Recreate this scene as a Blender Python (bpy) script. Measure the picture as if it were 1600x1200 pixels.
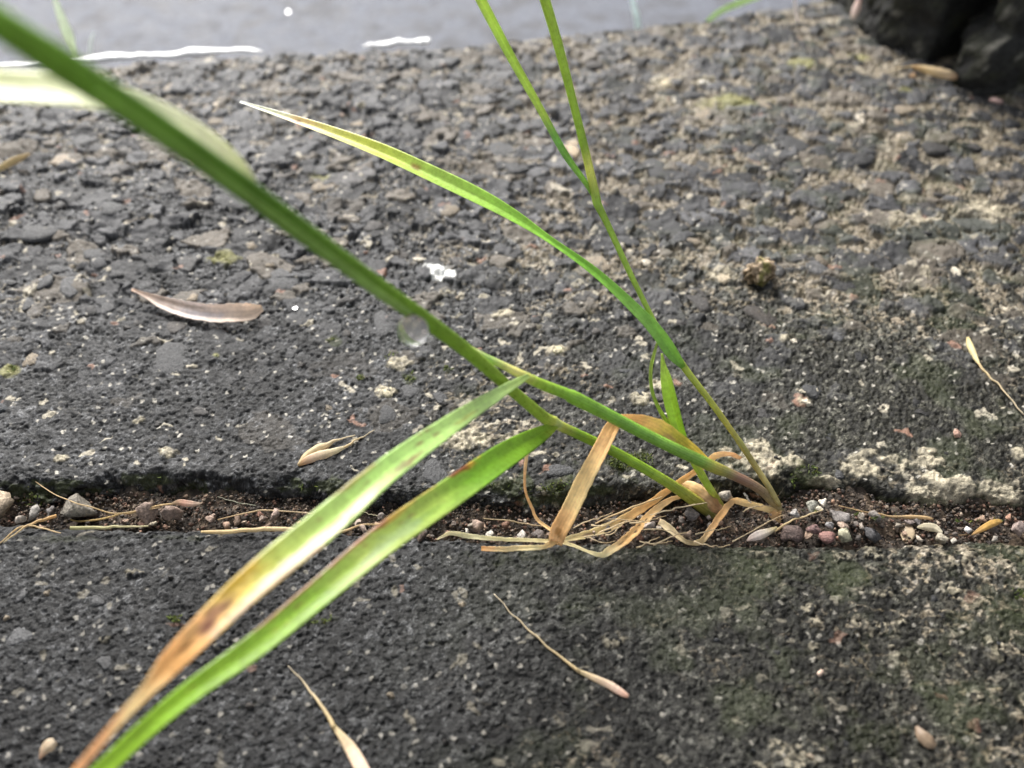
import bpy, math, random
import numpy as np
from mathutils import Vector, Matrix

rng = np.random.default_rng(11)
random.seed(11)
sc = bpy.context.scene
for o in list(bpy.data.objects):
    bpy.data.objects.remove(o)

# ------------------------------------------------------------------ camera
MM = 0.001
H = 108 * MM                     # lens above the stone
PITCH = math.radians(45)
FPX = 1331.0                     # focal length in pixels of a 1600 x 1200 picture
cam_d = bpy.data.cameras.new('camera')
cam = bpy.data.objects.new('camera', cam_d)
sc.collection.objects.link(cam)
cam.location = (0, 0, H)
cam.rotation_euler = (math.pi / 2 - PITCH, 0, 0)
cam_d.sensor_fit = 'HORIZONTAL'
cam_d.sensor_width = 4.8
cam_d.lens = 4.8 * FPX / 1600
cam_d.clip_start = 0.002
cam_d.clip_end = 200
cam_d.dof.use_dof = True
cam_d.dof.focus_distance = 0.137
cam_d.dof.aperture_fstop = 2.1
sc.camera = cam

# ------------------------------------------------------------------ light
SUN_EL, SUN_AZ = math.radians(40), math.radians(-24)     # azimuth from +Y towards +X
w = bpy.data.worlds.new('World'); sc.world = w; w.use_nodes = True
nt = w.node_tree
bg = nt.nodes['Background']
sky = nt.nodes.new('ShaderNodeTexSky'); sky.sky_type = 'NISHITA'
sky.sun_disc = False; sky.sun_elevation = SUN_EL; sky.sun_rotation = SUN_AZ
sky.dust_density = 6.0; sky.ozone_density = 1.0; sky.air_density = 1.0
hs = nt.nodes.new('ShaderNodeHueSaturation'); hs.inputs['Saturation'].default_value = 0.26
nt.links.new(sky.outputs[0], hs.inputs['Color']); nt.links.new(hs.outputs[0], bg.inputs['Color'])
bg.inputs['Strength'].default_value = 0.06
sd = bpy.data.lights.new('sun', 'SUN'); sd.energy = 1.5; sd.angle = math.radians(24); sd.color = (1, 0.98, 0.945)
sun = bpy.data.objects.new('sun', sd); sc.collection.objects.link(sun)
sdir = Vector((math.sin(SUN_AZ) * math.cos(SUN_EL), math.cos(SUN_AZ) * math.cos(SUN_EL), math.sin(SUN_EL)))
sun.rotation_euler = (-sdir).to_track_quat('-Z', 'Y').to_euler()
sc.view_settings.view_transform = 'Standard'
sc.view_settings.look = 'None'
sc.view_settings.exposure = 1.9
sc.view_settings.gamma = 1.0
sc.render.engine = 'CYCLES'
sc.cycles.use_denoising = True
sc.cycles.max_bounces = 12
sc.cycles.transparent_max_bounces = 8
sc.cycles.sample_clamp_indirect = 4.0

# ------------------------------------------------------------------ helpers
cp, sp = math.cos(PITCH), math.sin(PITCH)
def ray(px, py):
    dx, dy = (px - 800) / FPX, (600 - py) / FPX
    return np.array([dx, cp + sp * dy, -sp + cp * dy])
CAM = np.array([0, 0, H])
def at(px, py, d):               # a measured point of the photograph at a depth of d mm
    return CAM + ray(px, py) * d * MM
def gnd(px, py, z=0.0):          # ... on the plane z (mm)
    r = ray(px, py); return CAM + r * ((z * MM - H) / r[2])
def proj(x, y, z):               # metres -> photograph pixels, used to read off where marks lie
    yy, zz = y, z - H
    dep = yy * cp - zz * sp
    return 800 + FPX * x / dep, 600 - FPX * (yy * sp + zz * cp) / dep, dep

def hsh(ix, iy, s):
    n = (ix.astype(np.int64) * 374761393 + iy.astype(np.int64) * 668265263 + s * 974634777) & 0xffffffff
    n = ((n ^ (n >> 13)) * 1274126177) & 0xffffffff
    n = ((n ^ (n >> 16)) * 2246822519) & 0xffffffff
    return ((n ^ (n >> 15)) & 0xffffff).astype(np.float32) / float(0xffffff)
def vn(x, y, s=0):               # value noise, -1..1
    x0, y0 = np.floor(x), np.floor(y); fx, fy = x - x0, y - y0
    fx = fx * fx * fx * (fx * (fx * 6 - 15) + 10); fy = fy * fy * fy * (fy * (fy * 6 - 15) + 10)
    a = hsh(x0, y0, s); b = hsh(x0 + 1, y0, s); c = hsh(x0, y0 + 1, s); d = hsh(x0 + 1, y0 + 1, s)
    return ((a * (1 - fx) + b * fx) * (1 - fy) + (c * (1 - fx) + d * fx) * fy) * 2 - 1
def fbm(x, y, o=4, s=0, g=0.5):
    t = 0; a = 1.0; m = 0
    for i in range(o):
        t = t + a * vn(x * 2.03 ** i + 17.3 * i, y * 2.03 ** i - 9.1 * i, s + i * 7); m += a; a *= g
    return t / m * 1.6
def worley(x, y, s=0):           # F1, F2, random id, offset to the nearest seed
    x0, y0 = np.floor(x), np.floor(y)
    f1 = np.full(x.shape, 9., np.float32); f2 = f1.copy(); cid = np.zeros(x.shape, np.float32)
    ox = np.zeros(x.shape, np.float32); oy = ox.copy()
    for i in (-1, 0, 1):
        for j in (-1, 0, 1):
            jx, jy = x0 + i, y0 + j
            dx = jx + hsh(jx, jy, s + 1) - x; dy = jy + hsh(jx, jy, s + 2) - y
            d = np.sqrt(dx * dx + dy * dy); m = d < f1
            f2 = np.where(m, f1, np.minimum(f2, d)); f1 = np.where(m, d, f1)
            cid = np.where(m, hsh(jx, jy, s + 3), cid); ox = np.where(m, dx, ox); oy = np.where(m, dy, oy)
    return f1, f2, cid, ox, oy
def sst(a, b, x):
    t = np.clip((x - a) / (b - a), 0, 1); return t * t * (3 - 2 * t)
def lerp3(a, b, t):
    return a * (1 - t[..., None]) + np.asarray(b, np.float32) * t[..., None]

COL = sc.collection
def link_mesh(name, me, mat=None, parent=None, color=None):
    o = bpy.data.objects.new(name, me); COL.objects.link(o)
    if mat and not me.materials: me.materials.append(mat)
    if parent: o.parent = parent
    if color is not None: o.color = (*color, 1)
    return o
def mesh(name, v, f, col=None, uv=None, smooth=True):
    v = np.asarray(v, np.float32); me = bpy.data.meshes.new(name)
    if isinstance(f, np.ndarray):
        k = f.shape[1]; me.vertices.add(len(v)); me.vertices.foreach_set('co', v.ravel())
        me.loops.add(f.size); me.loops.foreach_set('vertex_index', f.ravel().astype(np.int32))
        me.polygons.add(len(f)); me.polygons.foreach_set('loop_start', np.arange(0, f.size, k, dtype=np.int32))
    else:
        me.from_pydata([tuple(p) for p in v], [], f)
    if col is not None:
        a = me.attributes.new('col', 'FLOAT_COLOR', 'POINT')
        a.data.foreach_set('color', np.concatenate([np.clip(col, 0, 1), np.ones((len(v), 1))], 1).astype(np.float32).ravel())
    if uv is not None:
        a = me.attributes.new('st', 'FLOAT_VECTOR', 'POINT')
        a.data.foreach_set('vector', np.concatenate([uv, np.zeros((len(v), 1))], 1).astype(np.float32).ravel())
    me.update(calc_edges=True); me.validate()
    if smooth: me.polygons.foreach_set('use_smooth', np.ones(len(me.polygons), bool))
    return me
def grid_faces(nr, nc):
    i = np.arange(nr * nc).reshape(nr, nc)
    return np.stack([i[:-1, :-1], i[:-1, 1:], i[1:, 1:], i[1:, :-1]], -1).reshape(-1, 4)
def empty(name, loc):
    o = bpy.data.objects.new(name, None); COL.objects.link(o); o.location = tuple(loc); o.empty_display_size = 0.003; return o
def tag(o, label, cat, group=None):
    o['label'] = label; o['category'] = cat
    if group: o['group'] = group
    return o
def structure(o): o['kind'] = 'structure'; return o
def part_of(o, root):            # parent without moving (roots are unrotated)
    o.parent = root; o.matrix_parent_inverse = Matrix.Translation(root.location).inverted(); return o

# ------------------------------------------------------------------ materials
def nodes(name):
    m = bpy.data.materials.new(name); m.use_nodes = True
    t = m.node_tree; return m, t, t.nodes['Principled BSDF'], t.nodes.new, t.links.new
def noise(n, l, coord, scale, detail=4, rough=0.6):
    x = n('ShaderNodeTexNoise'); x.inputs['Scale'].default_value = scale
    x.inputs['Detail'].default_value = detail; x.inputs['Roughness'].default_value = rough
    l(coord, x.inputs['Vector']); return x.outputs['Fac']
def rmap(n, l, v, a, b, c, d):
    x = n('ShaderNodeMapRange'); l(v, x.inputs[0])
    for i, q in enumerate((a, b, c, d)): x.inputs[1 + i].default_value = q
    return x.outputs[0]
def mulcol(n, l, col, fac):
    x = n('ShaderNodeVectorMath'); x.operation = 'SCALE'; l(col, x.inputs[0]); l(fac, x.inputs['Scale']); return x.outputs[0]
def bump(n, l, h, dist, strength, b, prev=None):
    x = n('ShaderNodeBump'); x.inputs['Distance'].default_value = dist; x.inputs['Strength'].default_value = strength
    l(h, x.inputs['Height'])
    if prev: l(prev, x.inputs['Normal'])
    if b: l(x.outputs[0], b.inputs['Normal'])
    return x.outputs[0]

def mat_stone(name, attr, rlo=0.34, rhi=0.68, vary=(0.62, 1.45), s1=2600, s2=800, bd=0.00022, bs=0.55, spec=0.5):
    m, t, b, n, l = nodes(name)
    tc = n('ShaderNodeNewGeometry').outputs['Position']
    if attr == 'object':
        c = n('ShaderNodeObjectInfo').outputs['Color']
    else:
        a = n('ShaderNodeAttribute'); a.attribute_name = attr; c = a.outputs['Color']
    f1 = noise(n, l, tc, s1, 3, 0.7); f2 = noise(n, l, tc, s2, 4, 0.6)
    l(mulcol(n, l, mulcol(n, l, c, rmap(n, l, f1, .3, .7, vary[0], vary[1])), rmap(n, l, f2, .3, .7, .8, 1.2)), b.inputs['Base Color'])
    l(rmap(n, l, f2, .3, .7, rlo, rhi), b.inputs['Roughness'])
    b.inputs['Specular IOR Level'].default_value = spec
    bump(n, l, f1, bd, bs, b)
    return m
M_slab = mat_stone('weathered_concrete', 'col', 0.34, 0.62, (0.5, 1.6), 4200, 900, 0.0002, 0.7, 0.15)
M_agg = mat_stone('aggregate', 'object', 0.38, 0.68, (0.5, 1.5), 1900, 500, 0.0005, 0.8, 0.25)
M_peb = mat_stone('pebble', 'object', 0.55, 0.85, (0.4, 1.55), 2200, 500, 0.0004, 0.9, 0.3)
M_soil = mat_stone('soil', 'col', 0.6, 0.9, (0.4, 1.7), 1500, 400, 0.0004, 0.8, 0.3)
M_block = mat_stone('dark_stone', 'col', 0.55, 0.85, (0.5, 1.6), 700, 200, 0.0006, 0.7, 0.3)
M_road = mat_stone('wet_asphalt', 'col', 0.66, 0.82, (0.6, 1.4), 420, 90, 0.0012, 0.6, 0.3)
def mat_leaf(name, trans=0.35, rough=0.38, veins=26, spec=0.5, vb=0.5):
    m, t, b, n, l = nodes(name)
    a = n('ShaderNodeAttribute'); a.attribute_name = 'col'
    st = n('ShaderNodeAttribute'); st.attribute_name = 'st'
    sx = n('ShaderNodeSeparateXYZ'); l(st.outputs['Vector'], sx.inputs[0])
    s = n('ShaderNodeMath'); s.operation = 'MULTIPLY'; s.inputs[1].default_value = veins; l(sx.outputs[0], s.inputs[0])
    sn = n('ShaderNodeMath'); sn.operation = 'SINE'; l(s.outputs[0], sn.inputs[0])
    tc = n('ShaderNodeTexCoord').outputs['Object']
    f = noise(n, l, tc, 1500, 4, 0.65)
    f3 = noise(n, l, tc, 350, 3, 0.6)
    c = mulcol(n, l, mulcol(n, l, mulcol(n, l, a.outputs['Color'], rmap(n, l, f, .3, .7, .86, 1.16)), rmap(n, l, sn.outputs[0], -1, 1, .94, 1.06)), rmap(n, l, f3, .3, .7, .85, 1.15))
    l(c, b.inputs['Base Color'])
    l(rmap(n, l, f, .3, .7, rough - .08, rough + .12), b.inputs['Roughness'])
    b.inputs['Specular IOR Level'].default_value = spec
    nrm = bump(n, l, sn.outputs[0], 0.00003, vb, None)
    nrm = bump(n, l, f, 0.00008, 0.4, b, nrm)
    gm = n('ShaderNodeGamma'); gm.inputs[1].default_value = 0.5; l(c, gm.inputs[0])
    tr = n('ShaderNodeBsdfTranslucent'); l(gm.outputs[0], tr.inputs['Color']); l(nrm, tr.inputs['Normal'])
    mx = n('ShaderNodeMixShader'); mx.inputs[0].default_value = trans
    l(b.outputs[0], mx.inputs[1]); l(tr.outputs[0], mx.inputs[2]); l(mx.outputs[0], t.nodes['Material Output'].inputs['Surface'])
    return m
M_leaf = mat_leaf('green_blade', 0.46, 0.30, 44, 0.5, 0.2)
M_stem = mat_leaf('green_stem', 0.22, 0.30, 44, 0.5, 0.4)
M_dry = mat_leaf('dry_blade', 0.38, 0.55, 17, 0.35, 0.18)
M_husk = mat_leaf('husk', 0.35, 0.5, 13, 0.4, 0.4)
M_moss = mat_leaf('moss', 0.25, 0.6, 3, 0.2, 0.1)
def mat_plain(name, col, rough, spec=0.5):
    m, t, b, n, l = nodes(name)
    tc = n('ShaderNodeTexCoord').outputs['Object']; f = noise(n, l, tc, 900, 4)
    rgb = n('ShaderNodeRGB'); rgb.outputs[0].default_value = (*col, 1)
    l(mulcol(n, l, rgb.outputs[0], rmap(n, l, f, .3, .7, .8, 1.15)), b.inputs['Base Color'])
    b.inputs['Roughness'].default_value = rough; b.inputs['Specular IOR Level'].default_value = spec
    bump(n, l, f, 0.0002, 0.4, b); return m
M_glint = mat_plain('white_sky_glint', (0.85, 0.85, 0.84), 0.35)  # plain white standing in for sky reflected at the wet kerb edge
M_water, _t, _b, _n, _l = nodes('water')
_b.inputs['Transmission Weight'].default_value = 1; _b.inputs['IOR'].default_value = 1.333; _b.inputs['Roughness'].default_value = 0.0
_b.inputs['Base Color'].default_value = (1, 1, 1, 1)

# ------------------------------------------------------------------ the two slabs
def curve_x(pts, z=0.0, shift=0.0):         # pixel polyline -> y(x) in metres, straight beyond its ends
    q = np.array([gnd(x, y, z)[:2] for x, y in pts]); q = q[np.argsort(q[:, 0])]
    s0 = (q[1] - q[0]); s1 = (q[-1] - q[-2])
    xs = np.concatenate([[-2.0], q[:, 0], [2.0]])
    ys = np.concatenate([[q[0, 1] + 0.0 * (s0[1] / s0[0])], q[:, 1], [q[-1, 1]]])
    return lambda x: np.interp(x, xs, ys) + shift
yE = curve_x([(-100, 806), (0, 804), (200, 800), (420, 806), (620, 812), (800, 820), (960, 815), (1100, 806), (1250, 800), (1400, 818), (1600, 822), (1700, 822)], -5)
yF = curve_x([(-260, 122), (0, 106), (130, 99), (260, 90), (400, 80), (580, 72), (700, 69), (850, 52), (1000, 36), (1120, 26), (1240, 3), (1330, -18)])
yL = curve_x([(-100, 818), (0, 822), (200, 828), (480, 829), (640, 838), (760, 848), (900, 852), (1100, 852), (1250, 853), (1400, 854), (1520, 850), (1600, 846), (1700, 842)], 0.0, .0014)

U = np.arange(-1.12, 1.1201, 1.72 / 800)
ext = np.cumsum(0.0022 * 1.0125 ** np.arange(165)); ext = np.concatenate([ext, ext[-1] + np.cumsum(.02 * 1.3 ** np.arange(16))]); ext = ext[ext < 6]
U = np.concatenate([-(1.12 + ext[::-1]), U, 1.12 + ext])
def halfw(y): return 800 / FPX * (y * cp + H * sp)

def ell(px, py, lst, wob):       # soft union of pixel ellipses, wobbling edge
    m = np.zeros(px.shape, np.float32)
    for (cx, cy, rx, ry) in lst:
        k = (np.abs(px - cx) < rx * 2.2) & (np.abs(py - cy) < ry * 2.2)
        if k.any():
            d = np.sqrt(((px[k] - cx) / rx) ** 2 + ((py[k] - cy) / ry) ** 2)
            m[k] = np.maximum(m[k], 1 - sst(0.55, 1.15, d + wob[k] * 0.55))
    return m

CREAM = [(1470, 772, 52, 24), (1300, 752, 30, 13), (1345, 732, 44, 20), (1382, 719, 18, 8), (1352, 726, 18, 9), (1440, 722, 26, 9), (1490, 752, 30, 12), (1560, 772, 56, 17),
         (1596, 713, 18, 9), (1175, 712, 40, 22), (1205, 735, 26, 16), (1240, 720, 16, 10), (1455, 745, 26, 9), (720, 690, 40, 16), (800, 690, 24, 14), (1030, 600, 12, 9),
         (605, 610, 15, 10), (620, 570, 18, 8), (870, 546, 13, 6), (1005, 620, 14, 8), (1260, 628, 12, 7), (1225, 533, 9, 5), (1040, 127, 22, 9), (1443, 425, 9, 7), (95, 715, 10, 5), (220, 655, 12, 7),
         (1445, 705, 12, 5), (1100, 130, 16, 6), (260, 706, 12, 7), (790, 490, 16, 9), (700, 455, 14, 6), (1130, 430, 16, 10), (1420, 345, 40, 14), (1530, 330, 36, 12), (1545, 345, 20, 10)]
LOWC = [(1372, 976, 34, 14), (1262, 952, 12, 8), (1280, 970, 12, 8), (1395, 1012, 18, 14), (1245, 1192, 46, 26), (1196, 1190, 16, 8), (1333, 1195, 16, 8), (1500, 872, 30, 10), (1568, 888, 14, 12),
        (1400, 893, 9, 6), (1415, 892, 9, 6), (1378, 925, 16, 8), (1365, 865, 16, 7), (1284, 876, 9, 6), (1460, 870, 14, 6), (1555, 1015, 24, 14), (1520, 1090, 14, 9), (1590, 1120, 12, 10),
        (1185, 865, 30, 6), (1320, 870, 16, 7), (210, 893, 14, 7), (960, 1000, 24, 12), (1275, 1030, 8, 6), (340, 1012, 10, 9), (1270, 1010, 8, 6), (165, 1000, 9, 7), (1490, 920, 20, 8)]
YELLOW = [(1150, 162, 46, 12), (1248, 101, 32, 8), (350, 402, 26, 11), (14, 578, 16, 9), (505, 275, 22, 6), (1345, 88, 18, 5), (1415, 143, 13, 5), (338, 555, 6, 4)]
MOSS = [(1300, 780, 110, 16), (1420, 800, 160, 16), (1260, 745, 26, 22), (60, 770, 120, 14), (225, 752, 40, 14), (300, 775, 60, 14), (640, 590, 12, 10), (520, 533, 8, 6), (880, 770, 60, 26), (985, 720, 40, 18),
        (1510, 800, 120, 14), (500, 760, 60, 12), (565, 590, 6, 5), (700, 577, 6, 5), (760, 760, 60, 20)]
LMOSS = [(1200, 890, 120, 30), (1300, 905, 70, 25), (1100, 870, 140, 16), (1420, 1030, 60, 30), (1560, 960, 60, 50), (900, 866, 120, 12), (275, 968, 9, 6), (500, 970, 26, 10), (898, 948, 26, 9), (1350, 1150, 50, 30), (120, 840, 60, 6), (280, 840, 40, 5)]

def stone_field(x, y, zoff, far, yu):
    """relief (mm) and colour of weathered concrete at x, y (metres)"""
    X, Y = x / MM, yu / MM
    px, py, _ = proj(x, y, zoff)
    wx = X + 1.2 * vn(X / 3.1, Y / 3.1, 91) + 0.6 * vn(X / 1.1, Y / 1.1, 95) + 0.18 * vn(X / .45, Y / .45, 97)
    wy = Y + 1.2 * vn(X / 3.1, Y / 3.1, 92) + 0.6 * vn(X / 1.1, Y / 1.1, 96) + 0.18 * vn(X / .45, Y / .45, 98)
    coarse = sst(92, 160, Y) if far else np.zeros_like(X)          # the kerb is rougher towards the road
    wob = fbm(X / 2.2, Y / 2.2, 4, 31)
    fine = fbm(X / .8, Y / .8, 3, 85, 0.75)
    h = 0.55 * fbm(X / 28, Y / 28, 3, 1)
    # broken chips of stone in the surface, two sizes
    f1, f2, cid, ox, oy = worley(wx / 8.6, wy / 5.8, 40)
    e1, e2, eid, ex, ey = worley(wx / 4.4, wy / 3.1, 140)
    if far:
        big_ = (cid > 0.62 + 0.25 * (1 - coarse)).astype(np.float32)
        cs = big_ * sst(0.02, 0.09, f2 - f1) * sst(-.85, -.55, wob)
        cs2 = (1 - big_) * (eid > 0.52 + 0.33 * (1 - coarse)) * sst(0.03, 0.12, e2 - e1)
        cid = np.where(big_ > 0, cid, eid); ox = np.where(big_ > 0, ox * 1.7, ex); oy = np.where(big_ > 0, oy * 1.7, ey)
        chip = np.maximum(cs, cs2) * (0.2 + 0.8 * coarse)
    else:
        chip = np.zeros_like(X)
    th = (cid * 7.13) % 1; tx = ((cid * 13.7) % 1 - .5); ty = ((cid * 29.3) % 1 - .75)
    h += chip * (0.30 + 0.95 * th + 1.5 * (tx * ox + ty * oy))
    g1, g2, gid, gx, gy = worley(wx / 2.1, wy / 1.7, 60)
    med = sst(0.02, 0.25, g2 - g1)
    h += (1 - 0.85 * chip) * (0.30 + 0.35 * coarse) * (med * ((gid * 3.7) % 1) - 0.35)
    k1, k2, kid, kx, ky = worley(X / 0.66 + .35 * vn(X / .6, Y / .6, 3), Y / 0.66 + .35 * vn(X / .6, Y / .6, 4), 70)
    grain = np.sqrt(np.clip(1 - (k1 * 1.2) ** 2, 0, 1)) * ((kid * 5.3) % 1)
    h += (1 - 0.8 * chip) * (0.36 * grain - 0.14)
    pit = .45 * sst(0.18, 0.5, fbm(X / 1.9, Y / 1.5, 3, 80, .6)) + .8 * (((kid * 19.3) % 1) < .24) * sst(.62, .25, k1)
    spk = hsh(np.floor(X * 977.), np.floor(Y * 977.), 5)               # single mineral grains
    h = h + .07 * (spk - .5)
    h -= (1 - chip) * pit * (0.5 + 0.35 * coarse)
    h += 0.15 * fine * (1 - 0.75 * chip)
    h += 0.35 * fbm(X / 5, Y / 4, 3, 89) * (.4 + coarse)
    h *= (.55 + .22 * coarse) if far else .5
    # colours
    c = np.zeros(X.shape + (3,), np.float32)
    big = fbm(X / 35, Y / 35, 3, 5); mid = fbm(X / 11, Y / 9, 4, 6)
    side = sst(500, 1350, px + 120 * big)                             # browner, greener towards the wall: its shade painted into the colour
    base = np.stack([0.058 + 0 * X, 0.0585 + 0 * X, 0.060 + 0 * X], -1).astype(np.float32)
    base = lerp3(base, (0.056, 0.054, 0.043), side)
    base = base * ((0.48 + .34 * coarse)[..., None] if far else 0.33)  # kerb lightens towards the road: far sheen painted into its colour
    r1 = (kid * 11.1) % 1
    gv = (0.40 + 0.55 * r1 + 1.9 * r1 ** 5) * (1 + .4 * fine) * (1 + .40 * mid) * (.7 + .6 * ((gid * 6.1) % 1))
    c[:] = base * (gv * (.45 + .75 * spk + 1.6 * spk ** 8))[..., None]
    # tan sandy matrix
    tanw = sst(520, 1000, px) * sst(560, 330, py) * 0.9 + 0.30 * sst(420, 120, py) * (px < 600) + 0.10 if far else 0.0 + 0.13 * side
    tanw = tanw + 0.16 * big
    tm = sst(0.52, 0.30, np.abs(fbm(X / 4.2, Y / 3.6, 4, 21, 0.6)) + 0.55 - tanw) * sst(0.25, 0.6, (kid * 2.9) % 1 + 0.35 * tanw)
    tm = np.clip(tm, 0, 1) * (1 - 0.85 * chip) * (.8 + .5 * vn(X / .5, Y / .5, 18)).clip(.2, 1)
    tanc = np.stack([0.225 + 0.09 * vn(X, Y, 8), 0.19 + 0.08 * vn(X, Y, 8), 0.138 + 0.07 * vn(X, Y, 8)], -1)
    c = c * (1 - tm[..., None]) + tanc * (.55 + .9 * spk)[..., None] * tm[..., None]
    chipc = (np.array([0.049, 0.049, 0.051], np.float32) * ((0.5 + 1.1 * th) * (1 + .25 * fine) * (1 + .25 * mid))[..., None])
    chipc = lerp3(chipc, (0.14, 0.12, 0.095), sst(0.80, 0.84, (cid * 17.9) % 1) * 0.8)
    c = c * (1 - chip[..., None]) + chipc * chip[..., None]
    # light and reddish grains
    wg = sst(0.968, 0.98, (kid * 23.7) % 1) * sst(0.55, 0.4, k1)
    c = lerp3(c, (0.46, 0.43, 0.37), wg * (0.8 if far else 0.35))
    wg2 = sst(0.955, 0.97, (gid * 41.3) % 1) * sst(0.10, 0.2, g2 - g1) * sst(0.5, 0.35, g1)
    c = lerp3(c, (0.40, 0.36, 0.28), wg2 * (0.8 if far else 0.25)); 
    rg = sst(0.990, 0.992, (gid * 77.7) % 1) * sst(0.45, 0.3, g1)
    c = lerp3(c, (0.30, 0.17, 0.12), rg * (0.6 if far else .25))
    cr = ell(px, py, CREAM if far else LOWC, wob * 1.3 + 0.5 * (k1 - .5))
    cr2 = cr * (0.75 + 0.5 * vn(X / .7, Y / .7, 33)).clip(0.3, 1) * (1 if far else sst(.35, .6, (kid * 9.7) % 1))
    c = lerp3(c, (0.40, 0.355, 0.26), np.clip(cr2, 0, 1) * (1.0 if far else 0.5)); h += 0.35 * cr * (0.6 + .6 * grain)
    if far:
        ye = ell(px, py, YELLOW, wob); c = lerp3(c, (0.27, 0.26, 0.09), ye * 0.6)
    if far:
        wt = ell(px, py, [(684, 422, 22, 11), (702, 427, 12, 8)], wob * 1.2); c = lerp3(c, (.80, .80, .77), wt)
    ms = ell(px, py, MOSS if far else LMOSS, wob * 1.6)
    c = lerp3(c, (0.040, 0.048, 0.018), ms * (0.6 if far else 0.2))
    gr = sst(0.1, 0.7, fbm(X / 7, Y / 7, 4, 55)) * side * 0.30
    c = lerp3(c, (0.055, 0.066, 0.030), gr * (1 - cr))
    return h.astype(np.float32), c

def slab(name, pyrows, ya, yb, far):
    # rows run from ya(x) (in the joint) to yb(x)
    yc = np.array([gnd(800, p)[1] for p in pyrows]); a0, b0 = ya(0.0), yb(0.0)
    v = (yc - a0) / (b0 - a0); v = v[(v > 0.0) & (v < 1.0)]
    v = np.concatenate([[0], v, [1]])
    ycent = a0 + v * (b0 - a0)
    x = U[None, :] * halfw(ycent)[:, None]
    A, B = ya(x), yb(x)
    y = A + (B - A) * v[:, None]
    x = x.astype(np.float64)
    X, Y = x / MM, y / MM
    if far:
        d = (y - A) / MM + 1.4 * fbm(X / 9, Y / 9, 3, 101) + 0.9 * fbm(X / 2.5, Y / 2.5, 3, 102)
        t = np.clip(d / 4.7, 0, 1); z = -9.5 * (1 - t) ** 2.3
        d2 = (B - y) / MM + 1.0 * fbm(X / 9, Y / 9, 3, 103)
        t2 = np.clip(d2 / 4.5, 0, 1); z2 = -3.0 * (1 - t2) ** 2
    else:
        d = (A - y) / MM + 0.2 + 0.5 * fbm(X / 10, Y / 10, 3, 104) + 0.35 * fbm(X / 2, Y / 2, 3, 105)
        t = np.clip(d / 1.7, 0, 1); z = -7.5 * (1 - t) ** 2.6; z2 = -0.6 * (1 - np.clip(d / 9, 0, 1)) ** 2
    sgn = 1 if far else -1
    h, c = stone_field(x, y, (z + z2) * MM, far, y + sgn * z * MM)
    fade = 1 - sst(1.9, 2.5, np.abs(U))[None] * np.ones_like(X)          # far outside, the sheet is too coarse for grains
    if not far: fade = fade * sst(-.035, -.022, y)
    h = h * fade; c = lerp3(c, c.reshape(-1, 3).mean(0) * .8, 1 - fade)
    slope = np.clip(1.6 * (1 - t) ** 1.4, 0, 1)                      # the relief turns with the worn face
    y = y - sgn * MM * slope * (1.3 * h + 0.7 * fbm(X / 3.2, z / 3.2 + 7, 3, 111))
    z = (z + z2 + h * (1 - .6 * slope)) * MM
    # skirts: the sides of the block
    def row(i, zz):
        return np.stack([x[i], y[i], np.full(x.shape[1], zz)], -1)[None]
    V = np.stack([x, y, z], -1)
    V = np.concatenate([row(0, -0.03), V, row(-1, -0.097 if far else -0.03)], 0)
    C = np.concatenate([c[:1], c, c[-1:]], 0)
    nr, nc = V.shape[:2]
    F = grid_faces(nr, nc)
    if not far: F = F[:, ::-1]
    me = mesh(name, V.reshape(-1, 3), np.ascontiguousarray(F), C.reshape(-1, 3))
    return structure(link_mesh(name, me, M_slab)), (x, y, z)
kerb, KZ = slab('kerb_stone', np.concatenate([np.arange(818, 765, -.75), np.arange(765, 66, -1.48)]), yE, yF, True)
rows2 = np.concatenate([np.arange(820, 860, .8), np.arange(860, 1225, 1.5), [proj(0.0, y_, 0.0)[1] for y_ in np.concatenate([np.arange(.0385, -.025, -.0004), np.arange(-.028, -.058, -.004)])]])
pav, PZ = slab('paving_slab', rows2, yL, lambda x: x * 0 - 0.06, False)
def surf_z(p):                   # height of the built surface nearest to a point
    for (x, y, z) in (KZ, PZ):
        a = x[0].size // 2
        ys = y[:, a]
        lo, hi = min(y[0, a], y[-1, a]), max(y[0, a], y[-1, a])
        if lo <= p[1] <= hi or (p[1] > hi and x is KZ[0]):
            r = int(np.argmin(np.abs(ys - p[1]))); cidx = int(np.argmin(np.abs(x[r] - p[0])))
            r = int(np.argmin(np.abs(y[:, cidx] - p[1])))
            return float(z[max(r - 2, 0):r + 3, max(cidx - 2, 0):cidx + 3].mean())
    return -0.0045
def on(px, py, lift=0.0):        # photo point resting on the stone
    p = gnd(px, py)
    for _ in range(3):
        z = surf_z(p); p = gnd(px, py, z / MM + lift)
    return p

# soil at the bottom of the joint
xs = np.concatenate([np.arange(-0.7, -0.1, 0.01), np.arange(-0.1, 0.1, 0.0004), np.arange(0.1, 0.7, 0.01)])
vv = np.linspace(0, 1, 30)
xx = np.repeat(xs[None], 30, 0); yy = (yL(xx) - 0.004) * (1 - vv[:, None]) + (yE(xx) + 0.005) * vv[:, None]
SX, SY = xx / MM, yy / MM
zz = -3.6 + 0.8 * fbm(SX / 9, SY / 5, 3, 201) + 0.5 * fbm(SX / 2, SY / 2, 3, 202) + 0.35 * vn(SX / .6, SY / .6, 203)
zz += 1.2 * sst(1200, 1320, 800 + SX / .1)
sc_ = lerp3(np.repeat(np.repeat(np.array([[[0.040, 0.031, 0.024]]], np.float32), xx.shape[0], 0), xx.shape[1], 1), (0.11, 0.08, 0.055), sst(0, .6, fbm(SX / 1.4, SY / 1.4, 3, 204)))
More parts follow.
